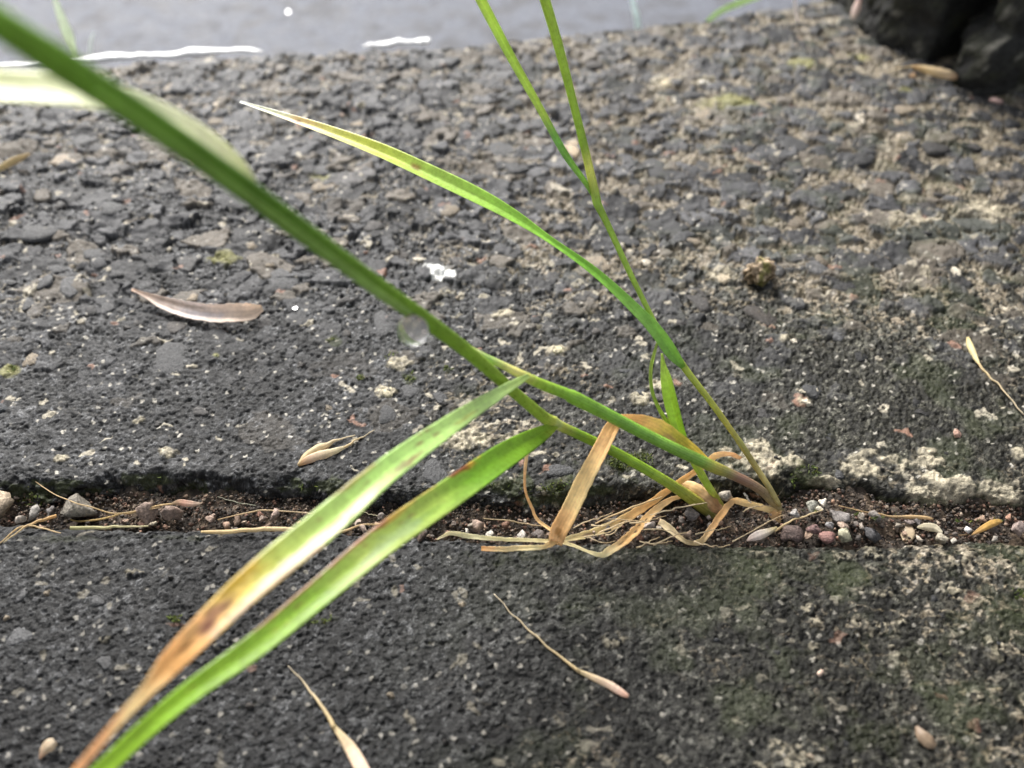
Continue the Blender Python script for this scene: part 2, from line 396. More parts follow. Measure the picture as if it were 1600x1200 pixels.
soil = structure(link_mesh('soil', mesh('soil', np.stack([xx, yy, zz * MM], -1).reshape(-1, 3), grid_faces(*xx.shape), sc_.reshape(-1, 3)), M_soil))

# road beyond the kerb
ZR = -0.085
def axis(lo, hi, step, out):
    e = np.cumsum(step * 1.3 ** np.arange(1, 60)); e = e[e < out]
    return np.concatenate([lo - e[::-1], np.arange(lo, hi, step), hi + e])
rx, ry = axis(-0.6, 0.6, 0.0035, 40), axis(0.24, 1.0, 0.0035, 40); ry = ry[ry > -30]
RX, RY = np.meshgrid(rx, ry)
rh = np.where((np.abs(RX) < 1) & (np.abs(RY - .5) < 1), 0.04 * fbm(RX / .012, RY / .012, 3, 301), 0) - 0.03 * np.clip(worley(RX / .016, RY / .016, 302)[0], 0, 1) * (np.abs(RX) < 1)
rc = lerp3(np.full(RX.shape + (3,), 0.118, np.float32) * np.array([.88, .95, 1.16], np.float32), (0.075, 0.077, 0.088), sst(.15, .5, fbm(RX / .011, RY / .011, 3, 303, .7)))
road = structure(link_mesh('road', mesh('road', np.stack([RX, RY, ZR + rh * MM], -1).reshape(-1, 3), grid_faces(*RX.shape), rc.reshape(-1, 3)), M_road))

# ------------------------------------------------------------------ stones set in the concrete (parts of the slabs)
def ico(sub):
    import bmesh
    bm = bmesh.new(); bmesh.ops.create_icosphere(bm, subdivisions=sub, radius=1)
    v = np.array([q.co[:] for q in bm.verts]); f = np.array([[q.index for q in p.verts] for p in bm.faces]); bm.free(); return v, f
def rock_mesh(name, seed, sub=2, flat=1.0, ang=0.28, mat=None):
    v, f = ico(sub); r = np.random.default_rng(seed)
    for k in range(8):               # cut facets
        nrm = r.normal(size=3); nrm /= np.linalg.norm(nrm); dd = r.uniform(.26, .62)
        s = v @ nrm; ex = np.clip(s - dd, 0, None); v = v - ex[:, None] * nrm * .97
    v *= (1 + ang * .5 * np.array([math.sin(3.1 * p[0] + seed) * math.cos(2.7 * p[1] - seed) + .5 * math.sin(6 * p[2] + 5 * p[0]) for p in v]))[:, None]
    v += r.normal(size=v.shape) * (0.03 if sub < 3 else .022)
    v *= (1 + .10 * vn(v[:, 0] * 2.3 + seed, v[:, 1] * 2.3 + v[:, 2] * 1.7, seed))[:, None] * (1 + .06 * vn(v[:, 0] * 6 + seed, v[:, 1] * 6 + v[:, 2] * 4, seed + 1))[:, None]
    v[:, 2] *= flat
    v /= np.abs(v[:, :2]).max()
    me = mesh(name, v, f, smooth=False); me.materials.append(mat); return me
def plate_mesh(name, seed):          # a worn flat flake: irregular outline, low domed top, sunk skirt
    r = np.random.default_rng(seed); n = 15
    a = np.sort(np.linspace(0, 2 * math.pi, n, endpoint=False) + r.uniform(-.16, .16, n)); R = .85 + .16 * np.sin(2 * a + r.uniform(0, 6)) + .12 * np.sin(3 * a + r.uniform(0, 6)) + r.uniform(-.1, .1, n)
    tl = r.uniform(-.14, .14, 2)
    v = [(0, 0, .14)]; f = []
    for (k, z) in ((.72, .12), (.95, -.06), (1.04, -.8)):
        v += [(k * R[i] * math.cos(a[i]), k * R[i] * math.sin(a[i]), z + tl[0] * math.cos(a[i]) * k + tl[1] * math.sin(a[i]) * k + (r.uniform(-.1, .1) if z > -.2 else 0)) for i in range(n)]
    for i in range(n):
        j = (i + 1) % n; f.append((0, 1 + i, 1 + j))
        for q in (0, 1): f.append((1 + q * n + i, 1 + (q + 1) * n + i, 1 + (q + 1) * n + j, 1 + q * n + j))
    me = mesh(name, np.array(v), f, smooth=True); me.materials.append(M_agg); return me
PLATES = [plate_mesh('aggregate_stone', 500 + i) for i in range(14)]
def agg(px, py, wpx, hpx, color, lift=0.0, thick=0.9, label=None, rot=None, slope=0):
    p = on(px, py); dep = proj(*p)[2]
    o = link_mesh('aggregate_stone', random.choice(PLATES), None, kerb if p[1] > 0.080 else pav, color)
    sx = wpx * .5 * dep / FPX
    fore = -ray(px, py)[2] / np.linalg.norm(ray(px, py))
    sy = hpx * .5 * dep / FPX / fore
    o.location = (p[0], p[1], p[2] + lift * MM); o.scale = (sx, sy, thick * MM)
    o.rotation_euler = (random.uniform(-.06, .06), random.uniform(-.06, .06), random.uniform(-.15, .15) if rot is None else rot)
    if label: o['label'] = label
    return o
G = lambda k, t=0.0: (0.048 * k * (1 + t), 0.048 * k, 0.049 * k * (1 - t))
for a in [(115, 446, 46, 34, G(1.5)), (168, 480, 24, 24, G(1.2)), (275, 560, 100, 46, G(1.15)), (275, 510, 34, 24, G(1.3, .1)), (340, 518, 40, 16, G(1.1)), (90, 420, 38, 14, G(1.2)), (70, 440, 30, 20, G(1.3)),
          (440, 435, 58, 30, G(1.5)), (600, 505, 44, 40, G(1.3)), (640, 610, 30, 30, G(1.2)), (605, 648, 40, 30, G(1.0)), (680, 738, 56, 40, G(1.2)), (875, 735, 62, 20, G(1.3)), (30, 995, 40, 34, G(1.6)),
          (455, 550, 26, 22, G(1.1)), (690, 620, 30, 26, G(1.1)), (45, 475, 24, 18, G(1.3)), (1090, 465, 40, 40, G(1.1, .08)), (1190, 490, 60, 36, G(.8, .15)), (1310, 525, 22, 18, G(1.6)), (1270, 610, 30, 26, G(.9)),
          (1310, 742, 20, 16, G(1.0)), (760, 230, 30, 12, G(1.3)), (150, 395, 60, 18, G(1.25)), (430, 235, 60, 18, G(1.3)), (780, 235, 60, 26, G(1.2)), (840, 320, 60, 20, G(1.1)), (980, 375, 50, 18, G(1.0)), (1030, 262, 60, 30, G(.9)),
          (290, 380, 40, 12, G(1.1)), (500, 265, 50, 16, G(1.2)), (130, 218, 46, 18, G(1.2)), (60, 360, 70, 24, G(1.2)), (235, 380, 44, 16, G(1.1)), (175, 325, 50, 16, G(1.2)), (1110, 262, 70, 34, G(.85)), (1240, 225, 60, 26, G(.9)),
          (1050, 850, 1, 1, G(1)), (150, 940, 30, 18, G(1.3)), (165, 1035, 30, 22, G(1.2)), (35, 930, 20, 22, G(1.4))]:
    if a[2] > 2: agg(*a, lift=.10, thick=1.0)
agg(1043, 127, 34, 14, (.45, .38, .25), lift=.2, label='pale cream stone set in the kerb')
agg(893, 228, 34, 28, (.42, .33, .22), label='tan stone beside the thin green stems')
agg(872, 546, 22, 11, (.50, .45, .30)); agg(605, 612, 26, 16, (.45, .40, .28)); agg(1132, 430, 28, 20, (.50, .42, .30))
agg(300, 250, 30, 14, (.34, .28, .20)); agg(330, 168, 34, 14, (.36, .30, .22)); agg(100, 250, 54, 16, (.28, .23, .17)); agg(1102, 129, 24, 10, (.7, .68, .62))
for a in [(1495, 424, 15, 13), (1240, 533, 15, 7), (1010, 410, 22, 10), (1260, 628, 18, 10), (1240, 240, 16, 14), (1345, 185, 10, 14), (1480, 275, 9, 8), (1165, 327, 9, 8), (1275, 610, 10, 7), (1055, 155, 14, 10), (147, 265, 12, 9), (655, 405, 22, 8)]:
    agg(*a, (.50, .45, .36), lift=.1)
cnt = 0; placed = []
while cnt < 225:
    px, py = rng.uniform(-20, 1620), 95 + 1095 * rng.random() ** 1.9
    if 720 < py < 870: continue
    if py < 60 + 0.1 * max(0, 700 - px): continue
    if px > 1280 and py < 170: continue
    far = py < 700
    k = 1.0 if far else 0.5
    wd = rng.uniform(13, 46) * k * (0.75 if py > 450 else 1.0); hh = wd * rng.uniform(.45, .8) * (0.55 + 0.45 * py / 900)
    if any(abs(px - a) < (wd + c) * .45 and abs(py - b) < (hh + d) * .5 for a, b, c, d in placed): continue
    placed.append((px, py, wd, hh)); q = rng.random()
    tan = q > (0.66 if (px > 620 and py < 480) else 0.85)
    base = 0.62 if px > 1150 else 0.95  # stones on the right darkened: shade of the wall painted in
    if tan: c = np.array([.20, .165, .12]) * rng.uniform(.6, 1.35)
    else: c = np.array(G(base * rng.uniform(.6, 1.45), rng.uniform(-.06, .14)))
    if not far: c = c * .85
    agg(px, py, wd, hh, tuple(c), lift=rng.uniform(-.2, .25), thick=rng.uniform(.7, 1.5)); cnt += 1

# ------------------------------------------------------------------ dark stone blocks at the far right
def block(name, corners, z0, z1, lab, seed, lean=0.0, ledge=None):
    c = np.array(corners); n = len(c); cen = c.mean(0); V = []; nr = 70
    per = []
    for i in range(n):
        a, b = c[i], c[(i + 1) % n]; m = max(2, int(np.linalg.norm(b - a) / 0.0013)); m = min(m, 110)
        per += [a + (b - a) * k / m for k in range(m)]
    per = np.array(per); m = len(per); nrm = per - cen; nrm /= np.linalg.norm(nrm, axis=1)[:, None]
    tl = np.linspace(0, 1, nr) ** 1.4
    arc = np.arange(m) * 1.3
    for t in tl:
        z = z0 + (z1 - z0) * t
        q = per + nrm * (0.0013 * fbm(arc / 9, np.full(m, z / MM / 9), 4, seed) + 0.0010 * fbm(arc / 1.6, np.full(m, z / MM / 1.6), 3, seed + 9))[:, None]
        ro = 0.003 * max(0, 1 - t * 40) + 0.004 * max(0, (t - .97) / .03)
        q = q - nrm * ro + (cen - q) * lean * t
        if ledge: q = q + (cen - q) * ledge[1] * float(sst(ledge[0] - .0025, ledge[0] + .0025, np.array(z)))
        V.append(np.column_stack([q, np.full(m, z)]))
    V = np.concatenate(V); F = []
    i = np.arange(nr * m).reshape(nr, m); i2 = np.concatenate([i, i[:, :1]], 1)
    F = np.stack([i2[:-1, :-1], i2[:-1, 1:], i2[1:, 1:], i2[1:, :-1]], -1).reshape(-1, 4).tolist(); F.append(list(range((nr - 1) * m, nr * m)))
    cc = np.full((len(V), 3), .018) * np.array([1, 1, .92]); nz = fbm(np.tile(arc, nr) / 5, V[:, 2] / MM / 5, 4, seed + 3)
    sp_ = sst(.80, .92, hsh(np.floor(np.tile(arc, nr) / 2.2), np.floor(V[:, 2] / MM / 2.2), seed)) * sst(.1, .5, nz)
    cc = lerp3(cc.astype(np.float32), (.026, .027, .017), sst(0, .6, nz)); cc = lerp3(cc, (.22, .21, .18), sp_ * .7)
    o = link_mesh(name, mesh(name, V, F, cc), M_block); return tag(o, lab, 'stone block', 'dark stone blocks beside the kerb')
g = lambda x, y: gnd(x, y)[:2]
a, b_, c_ = g(1286, -14), g(1374, 72), g(1446, 98)
dd = np.array([.20, .10])
block('stone_block', [a, b_, c_, c_ + dd, a + dd * .9 + np.array([.02, .12])], -.004, .16, 'smooth charcoal stone block rising behind the thin tan husk at the top', 401)
e0, e1 = g(1486, 128), g(1640, 150)
block('stone_block', [e0, g(1522, 147), e1, e1 + np.array([.12, -.012]), e1 + np.array([.14, .10]), e0 + np.array([.03, .06])], -.004, .14, 'rough black stone block with a speckled ledge in the top right corner', 402, 0, (.0125, .10))

# ------------------------------------------------------------------ blades, stems
def spline(P, n):
    P = np.asarray(P, float); m = len(P); Q = np.vstack([2 * P[0] - P[1], P, 2 * P[-1] - P[-2]])
    seg = np.linalg.norm(np.diff(P[:, :3], axis=0), axis=1) if P.shape[1] >= 3 else np.ones(m - 1)
    cum = np.concatenate([[0], np.cumsum(seg)]); T = np.linspace(0, cum[-1], n); out = []
    for t in T:
        i = min(max(int(np.searchsorted(cum, t, side='right') - 1), 0), m - 2); u = (t - cum[i]) / max(seg[i], 1e-9)
        p0, p1, p2, p3 = Q[i], Q[i + 1], Q[i + 2], Q[i + 3]
        out.append(.5 * (2 * p1 + (p2 - p0) * u + (2 * p0 - 5 * p1 + 4 * p2 - p3) * u * u + (3 * p1 - p0 - 3 * p2 + p3) * u ** 3))
    return np.array(out), T / cum[-1]
def unit(a): return a / np.maximum(np.linalg.norm(a, axis=-1, keepdims=True), 1e-12)
def stops(t, st):
    st = sorted(st, key=lambda q: q[0]); k = [q[0] for q in st]; return np.stack([np.interp(t, k, [q[1][i] for q in st]) for i in range(3)], -1)
def ribbon(name, pts, color, mat, parent, n=70, thick=0.16, curl=0.10, spots=(), wav=0.0, seed=0, edge=None, na=15, fold=0.0, km=(1.35, 1.28, 1.0), kw=1.0):
    """pts rows: x, y, z (m), width (mm), twist (deg). A closed blade with real thickness, V-fold and ribs."""
    S, T = spline(pts, n); P = S[:, :3]; W = np.clip(S[:, 3] * kw, .05, None) * MM; tw = np.radians(S[:, 4])
    tg = unit(np.gradient(P, axis=0)); vw = unit(CAM - P)
    sd_ = unit(np.cross(tg, vw)); nm = unit(np.cross(sd_, tg))
    c, s_ = np.cos(tw)[:, None], np.sin(tw)[:, None]
    side = sd_ * c + nm * s_; nrm = nm * c - sd_ * s_
    ss = np.linspace(-1, 1, na); half = W[:, None] / 2
    jag = 1 + wav * fbm(T[:, None] * 40 + 0 * ss, np.sign(ss)[None] * 3 + 0 * T[:, None], 3, seed)
    prof = curl * (ss ** 2)[None] + fold * np.abs(ss)[None]
    off = half * ss * jag
    hgt = W[:, None] * (prof - .2 * curl) + W[:, None] * wav * .5 * vn(T[:, None] * 14 + 0 * ss, ss[None] * 1.3 + 0 * T[:, None], seed + 4)
    th = thick * MM * (1 - .75 * np.abs(ss) ** 4)[None] * np.minimum(1, W[:, None] / (.8 * MM)) * .5
    top = P[:, None] + side[:, None] * off[..., None] + nrm[:, None] * (hgt + th)[..., None]
    bot = P[:, None] + side[:, None] * off[..., None] + nrm[:, None] * (hgt - th)[..., None]
    V = np.concatenate([top, bot[:, ::-1]], 1); k = 2 * na
    tt = np.repeat(T[:, None], k, 1); sx = np.concatenate([ss, ss[::-1]])[None].repeat(n, 0)
    ct = stops(tt + .02 * fbm(tt * 30, sx * 2, 2, seed + 1), color); ct = np.clip(ct * (np.array(km) if mat is M_leaf else np.array([1.48, 1.32, 1.15]) if mat is M_dry else 1.0), 0, .93)
    if edge: ct = ct * (1 - edge[1] * sst(.55, 1, np.abs(sx))[..., None]) + np.array(edge[0]) * (edge[1] * sst(.55, 1, np.abs(sx)))[..., None]
    if mat is M_leaf: ct = ct * (1 + .16 * np.exp(-(sx / .07) ** 2))[..., None] * (1 + .10 * fbm(tt * 9, sx * 5, 3, seed + 8))[..., None]
    for (t0, s0, rt, rs, rgb, k_) in spots:
        d = np.sqrt(((tt - t0) / rt) ** 2 + ((sx + s0) / rs) ** 2) + .35 * fbm(tt * 60, sx * 3, 3, seed + 2)
        m = (1 - sst(.5, .95, d)) * k_; ct = ct * (1 - m[..., None]) + np.array(rgb) * m[..., None]
    i = np.arange(n * k).reshape(n, k); i2 = np.concatenate([i, i[:, :1]], 1)
    F = np.stack([i2[:-1, :-1], i2[:-1, 1:], i2[1:, 1:], i2[1:, :-1]], -1).reshape(-1, 4).tolist()
    F += [list(range(k))[::-1], list(range((n - 1) * k, n * k))]
    me = mesh(name, V.reshape(-1, 3), F, ct.reshape(-1, 3), np.stack([sx, tt], -1).reshape(-1, 2))
    o = link_mesh(name, me, mat)
    return part_of(o, parent) if parent else o
def tube(name, pts, color, mat, parent, n=60, k=14, groove=0.0, seed=0, flat=1.0, wig=0.0, spots=()):
    """pts rows: x, y, z (m), diameter (mm)"""
    S, T = spline(pts, n); P = S[:, :3]; R = np.clip(S[:, 3], .03, None) * MM / 2
    if wig: P = P + wig * MM * np.stack([vn(T * 9, T * 0 + q * 5.5, seed + q) for q in range(3)], -1) * np.sin(T * math.pi)[:, None]
    tg = unit(np.gradient(P, axis=0)); vw = unit(CAM - P); sd_ = unit(np.cross(tg, vw)); nm = unit(np.cross(sd_, tg))
    a = np.linspace(0, 2 * math.pi, k, endpoint=False)
    rr = R[:, None] * (1 - groove * np.exp(-((a - 1.95) / .22) ** 2)[None] - groove * .5 * np.exp(-((a - 1.1) / .2) ** 2)[None]) * (1 + .03 * vn(T[:, None] * 25, a[None] * 2, seed))
    V = P[:, None] + sd_[:, None] * (rr * np.cos(a))[..., None] + nm[:, None] * (rr * np.sin(a) * flat)[..., None]
    tt = np.repeat(T[:, None], k, 1); aa = a[None].repeat(n, 0)
    ct = stops(tt, color)
    if mat is M_stem:
        gk = sst(1.05, .7, ct[..., 0] / ct[..., 1])[..., None]           # green tissue is lighter than the dry foot
        ct = ct * (np.array([1.25, 1.3, 1.15]) * (1 - gk) + np.array([2.3, 1.6, 1.3]) * gk)
    ct = np.clip(ct, 0, .9) * (1 + .12 * vn(tt * 40, aa * 1.2, seed + 3))[..., None]
    for (t0, a0, rt, ra, rgb, k_) in spots:
        d = np.sqrt(((tt - t0) / rt) ** 2 + ((aa - a0) / ra) ** 2); m = (1 - sst(.4, 1., d)) * k_; ct = ct * (1 - m[..., None]) + np.array(rgb) * m[..., None]
    i = np.arange(n * k).reshape(n, k); i2 = np.concatenate([i, i[:, :1]], 1)
    F = np.stack([i2[:-1, :-1], i2[:-1, 1:], i2[1:, 1:], i2[1:, :-1]], -1).reshape(-1, 4).tolist()
    F += [list(range(k))[::-1], list(range((n - 1) * k, n * k))]
    me = mesh(name, V.reshape(-1, 3), F, ct.reshape(-1, 3), np.stack([aa / math.pi - 1, tt], -1).reshape(-1, 2))
    o = link_mesh(name, me, mat)
    return part_of(o, parent) if parent else o
def A(rows):                      # (px, py, depth mm, width mm[, twist]) -> metres
    return [tuple(at(r[0], r[1], r[2])) + tuple(r[3:]) for r in rows]
def AW(rows, tw=0):               # (px, py, depth mm, width px, twist)
    return [tuple(at(r[0], r[1], r[2])) + (r[3] * r[2] / FPX, r[4] if len(r) > 4 else tw) for r in rows]
def gdep(px, py, z=0.0):          # depth in mm of a photo point on the plane z mm
    return proj(*gnd(px, py, z))[2] / MM

GR, GR2, DG, YG, PALE = (.085, .21, .022), (.13, .30, .035), (.045, .14, .018), (.27, .42, .05), (.50, .60, .30)
STRAW, ORANGE, CREAMC, BROWN = (.58, .44, .24), (.58, .30, .08), (.72, .62, .42), (.16, .06, .03)

# first tuft: the thick lower stem, the bright broad blade, the little shoot
root1 = empty('grass_tuft', gnd(1118, 806, -4.5))
tag(root1, 'grass tuft whose thick green stem leans across to the upper left corner', 'grass', 'grass tufts growing in the joint')
dL = gdep(1122, 806, -4.5)
tube('stem', AW([(1128, 812, dL, 22), (1096, 790, dL - 2, 20), (1040, 752, 132, 16.5), (960, 706, 129, 16), (872, 664, 124, 16), (864, 660, 123.5, 21), (850, 652, 122, 18), (800, 610, 116, 18), (735, 553, 109, 22), (660, 497, 99, 26),
                 (600, 455, 92.5, 29), (520, 396, 86, 33), (430, 330, 79, 37), (330, 258, 71, 41), (230, 188, 64.5, 45), (130, 122, 59, 50), (90, 96, 57, 53), (0, 38, 52.5, 50), (-130, -50, 47, 52)]),
     [(0, (.30, .22, .09)), (.06, (.17, .24, .05)), (.14, GR2), (.24, GR), (.275, (.30, .42, .12)), (.30, (.16, .32, .05)), (.5, (.10, .25, .03)), (.75, DG), (1, (.10, .27, .04))], M_stem, root1, n=130, k=22, groove=.2, seed=3,
     spots=[(.275, 1.6, .012, 2, (.45, .55, .22), .7)])
ribbon('leaf_sheath', AW([(655, 496, 97.5, 4, 0), (610, 470, 92, 12, 10), (560, 434, 88, 13, 15), (470, 366, 81, 12, 15), (350, 279, 71, 11, 15), (240, 202, 63.5, 9, 12), (150, 142, 58, 6, 0)]), [(0, (.34, .50, .20)), (.3, (.30, .47, .16)), (1, (.24, .42, .12))], M_leaf, root1, thick=.25, curl=.2)
ribbon('leaf_blade', AW([(872, 664, 123.5, 6, 0), (846, 678, 121, 27, -5), (790, 712, 115, 46, -12), (700, 775, 106.5, 54, -16), (600, 845, 98.5, 56, -16), (500, 927, 93, 50, -14), (400, 1009, 88.5, 44, -12), (300, 1080, 84.5, 38, -10), (230, 1138, 82, 34, -8), (170, 1194, 80.5, 32, -5), (90, 1268, 78, 30, 0)]),
       [(0, (.22, .40, .05)), (.06, (.13, .33, .03)), (.25, (.12, .34, .03)), (.36, (.22, .42, .10)), (.5, (.26, .45, .14)), (.6, (.18, .40, .07)), (.8, (.17, .42, .04)), (1, (.20, .45, .04))], M_leaf, root1, n=120, thick=.2, curl=.10, fold=.05, seed=7, kw=.9, km=(1.85, 1.32, 1.1),  # paler stretch mid-blade: gloss painted into the green
       spots=[(.255, -1.0, .045, .42, (.60, .36, .05), .9), (.262, -.95, .024, .30, (.22, .05, .02), .95), (.29, -1.05, .02, .25, (.24, .06, .03), .9), (.43, -1.0, .07, .40, (.60, .40, .08), .9), (.47, -1.03, .06, .34, (.36, .14, .06), .9), (.52, -1.0, .08, .30, (.46, .22, .12), .85),
              (.58, -1.02, .07, .22, (.42, .18, .08), .9), (.53, -1.05, .02, .2, (.20, .07, .03), .9), (.66, -1.05, .05, .18, (.45, .22, .10), .8), (.37, .25, .05, .3, (.12, .30, .04), .35), (.36, -1.02, .05, .24, (.50, .34, .08), .85), (.62, -.98, .10, .26, (.40, .20, .09), .85), (.45, .15, .10, .5, (.30, .42, .24), .5)] + [(float(q[0]), float(q[1]), .004 + .007 * float(q[2]), .05 + .08 * float(q[2]), (.34, .24, .08), .6) for q in np.random.default_rng(78).random((12, 3)) * np.array([.6, 1.2, 1]) + np.array([.25, -.9, 0])])
ribbon('leaf_blade', AW([(400, 292, 79, 14, -20), (360, 248, 78, 42, -45), (300, 208, 76, 66, -50), (220, 170, 74, 78, -50), (130, 148, 72, 86, -50), (40, 140, 70, 90, -50), (-60, 134, 68, 86, -50), (-160, 130, 67, 80, -50)]),
       [(0, (.60, .60, .36)), (.15, (.88, .86, .70)), (.4, (.92, .92, .82)), (.7, (.90, .90, .72)), (1, (.80, .80, .50))], M_leaf, root1, thick=.2, curl=.1, seed=9, kw=.8, km=(.97, 1., .78))['label'] = 'bleached pale yellow leaf behind the thick stem'
# little shoot
tube('stem', AW([(1128, 792, gdep(1128, 792, -4), 10), (1105, 757, 134, 12), (1085, 722, 132.5, 13), (1066, 688, 131, 12)]), [(0, (.26, .34, .10)), (.5, (.20, .40, .06)), (1, (.24, .46, .06))], M_stem, root1, n=30, seed=21)
ribbon('leaf_blade', AW([(1070, 694, 131, 12, 0), (1060, 668, 130, 19, 10), (1050, 630, 129.5, 22, 15), (1043, 596, 129.5, 19, 20), (1037, 572, 130, 9, 10), (1034, 552, 130, 3, 0)]), [(0, (.26, .46, .05)), (.5, (.32, .54, .06)), (1, (.38, .54, .12))], M_leaf, root1, n=40, thick=.16, fold=.15, seed=22)
ribbon('leaf_blade', AW([(1066, 692, 131.5, 11, 0), (1050, 668, 131, 9, 20), (1032, 640, 130.5, 7, 30), (1020, 610, 130, 6, 30), (1018, 578, 130, 6, 30), (1023, 552, 130, 5, 20), (1027, 535, 130, 3, 0)]), [(0, (.20, .38, .05)), (1, (.26, .36, .08))], M_leaf, root1, n=40, thick=.2, fold=.3, seed=23)
ribbon('dry_sheath', AW([(1128, 800, dL - 2, 14, 0), (1108, 786, dL - 2.5, 30, 0), (1085, 768, dL - 2, 28, 15), (1060, 756, dL - 1, 10, 20)]), [(0, (.36, .24, .14)), (.5, (.48, .36, .22)), (1, (.60, .48, .30))], M_dry, root1, n=24, curl=-.2, wav=.1, seed=24)

# second tuft: the stem with the pink base, the thin upright stem, dead leaves round its foot
root2 = empty('grass_tuft', gnd(1218, 804, -4.5))
tag(root2, 'green grass tuft rooted right in the joint, pink at its foot, with withered orange leaves', 'grass', 'grass tufts growing in the joint')
dU = gdep(1220, 806, -4.5)
tube('stem', AW([(1222, 808, dU, 16), (1208, 784, dU - 1.5, 15), (1180, 760, 133, 15), (1140, 740, 131.5, 16), (1118, 731, 130.5, 19), (1060, 704, 128, 19), (1000, 674, 126, 19), (940, 643, 123, 20), (896, 621, 120.5, 22), (886, 616, 120, 18), (850, 602, 117.5, 17), (822, 589, 115, 15), (790, 573, 114, 12), (740, 549, 112.5, 12),
                 (690, 516, 108, 11), (620, 464, 101, 11), (530, 397, 91, 12), (420, 316, 83, 13)]),
     [(0, (.50, .42, .26)), (.06, (.26, .20, .12)), (.13, (.26, .14, .11)), (.17, (.22, .26, .07)), (.21, (.10, .26, .05)), (.35, (.10, .29, .05)), (.47, (.12, .31, .04)), (.52, (.16, .34, .05)), (.56, (.40, .52, .22)), (.6, (.16, .36, .12)), (.66, (.50, .60, .40)), (.70, (.12, .28, .05)), (1, GR)],
     M_stem, root2, n=130, k=20, groove=.05, seed=31)
ribbon('leaf_blade', AW([(826, 587, 114.5, 8, 0), (800, 602, 113, 17, 0), (740, 640, 108, 29, -10), (670, 688, 102.5, 41, -15), (600, 740, 97, 50, -18), (530, 801, 92.5, 60, -18), (460, 859, 89, 64, -18), (390, 917, 85.5, 60, -16), (312, 991, 82, 52, -14), (264, 1040, 80.5, 42, -8), (230, 1079, 79, 25, -6), (187, 1125, 77.5, 18, -6), (130, 1192, 76, 16, -6), (60, 1275, 74, 18, 10)]),
       [(0, (.36, .52, .22)), (.08, (.34, .52, .26)), (.2, (.36, .56, .26)), (.35, (.32, .54, .22)), (.5, (.34, .52, .20)), (.60, (.40, .50, .16)), (.67, (.60, .50, .20)), (.72, (.60, .40, .22)), (.79, (.60, .37, .18)), (.85, (.66, .52, .36)), (.9, (.56, .36, .23)), (1, (.50, .30, .18))],
       M_leaf, root2, n=130, thick=.2, curl=.08, fold=.05, wav=.02, seed=33, kw=.88, km=(1.6, 1.42, 1.08),
       spots=[(.33, .5, .055, .32, (.30, .14, .09), .8), (.335, .45, .03, .2, (.16, .06, .05), .85), (.42, -1.0, .05, .28, (.45, .34, .06), .8), (.42, .5, .12, .45, (.62, .66, .30), .7), (.54, .55, .14, .5, (.86, .80, .62), .85), (.60, .95, .10, .35, (.62, .38, .24), .7), (.645, -.8, .05, .5, (.66, .46, .06), .9),  # whitish stripe mid-blade is sky glare painted into the leaf
              (.70, -.2, .035, .5, (.40, .20, .16), .7), (.715, .1, .022, .32, (.20, .07, .05), .85), (.755, -.1, .022, .25, (.24, .10, .03), .85), (.68, .7, .06, .35, (.80, .66, .50), .7), (.175, .3, .03, .3, (.50, .50, .12), .6)] + [(float(q[0]), float(q[1]), .005 + .009 * float(q[2]), .06 + .10 * float(q[2]), (.30, .17, .09), .75) for q in np.random.default_rng(77).random((26, 3)) * np.array([.62, 1.7, 1]) + np.array([.2, -.85, 0])])
dB = gdep(1212, 776, -1)
tube('stem', AW([(1218, 790, dB - 1, 8), (1202, 762, dB - 2, 9), (1180, 728, 134.5, 9.5), (1155, 690, 133.5, 10), (1150, 683, 133.4, 9), (1112, 630, 132, 10), (1072, 578, 131, 11), (1040, 532, 130.5, 12), (1022, 502, 130.5, 8), (985, 428, 130, 9), (950, 352, 130, 10), (934, 320, 130, 13), (931, 308, 130, 14), (915, 238, 128, 13), (893, 150, 126, 13), (872, 70, 124, 15), (852, 2, 122, 16), (832, -60, 120, 16)]),
     [(0, (.42, .34, .16)), (.1, (.34, .28, .10)), (.2, (.22, .32, .07)), (.4, (.17, .36, .06)), (.62, (.15, .34, .05)), (.68, (.38, .54, .14)), (.71, (.16, .36, .04)), (1, (.24, .48, .06))], M_stem, root2, n=110, k=16, seed=41)
ribbon('leaf_blade', AW([(1068, 574, 130, 8, 0), (1050, 551, 129.6, 20, 5), (1030, 522, 129.5, 21, 8), (1000, 490, 130, 18, -5), (930, 426, 132, 14, -15), (858, 375, 134.5, 12, -25), (800, 338, 136.5, 22, -30), (740, 306, 138.5, 29, -32), (660, 268, 141, 29, -34), (590, 236, 143.5, 26, -34), (510, 205, 146.5, 19, -34), (450, 184, 149, 12, -30), (375, 159, 152, 4, -30)]),
       [(0, (.20, .42, .08)), (.1, (.22, .44, .12)), (.25, (.18, .42, .06)), (.4, (.25, .48, .08)), (.55, (.34, .52, .12)), (.7, (.50, .58, .12)), (.80, (.62, .62, .26)), (.86, (.62, .50, .32)), (.90, (.80, .74, .64)), (1, (.88, .88, .86))], M_leaf, root2, n=110, thick=.16, curl=.12, fold=.12, seed=43,  # white tip: sky reflection painted into the blade colour
       spots=[(.60, -.1, .012, .4, (.40, .18, .06), .7), (.865, 0, .012, .5, (.20, .08, .04), .8), (.855, .3, .02, .4, (.40, .20, .08), .7)])['label'] = 'long narrow leaf fading from green to a tip painted white as sky reflection'
ribbon('leaf_blade', AW([(934, 318, 130, 6, 0), (915, 285, 129.5, 8, 10), (882, 238, 128, 11, 10), (842, 165, 126, 12, 10), (800, 90, 123, 14, 10), (762, 18, 120, 16, 10), (726, -50, 117, 16, 0)]), [(0, (.22, .42, .07)), (.3, (.16, .36, .10)), (.4, (.36, .50, .12)), (.7, (.34, .52, .10)), (1, (.42, .58, .12))], M_leaf, root2, n=70, thick=.3, fold=.25, seed=45)
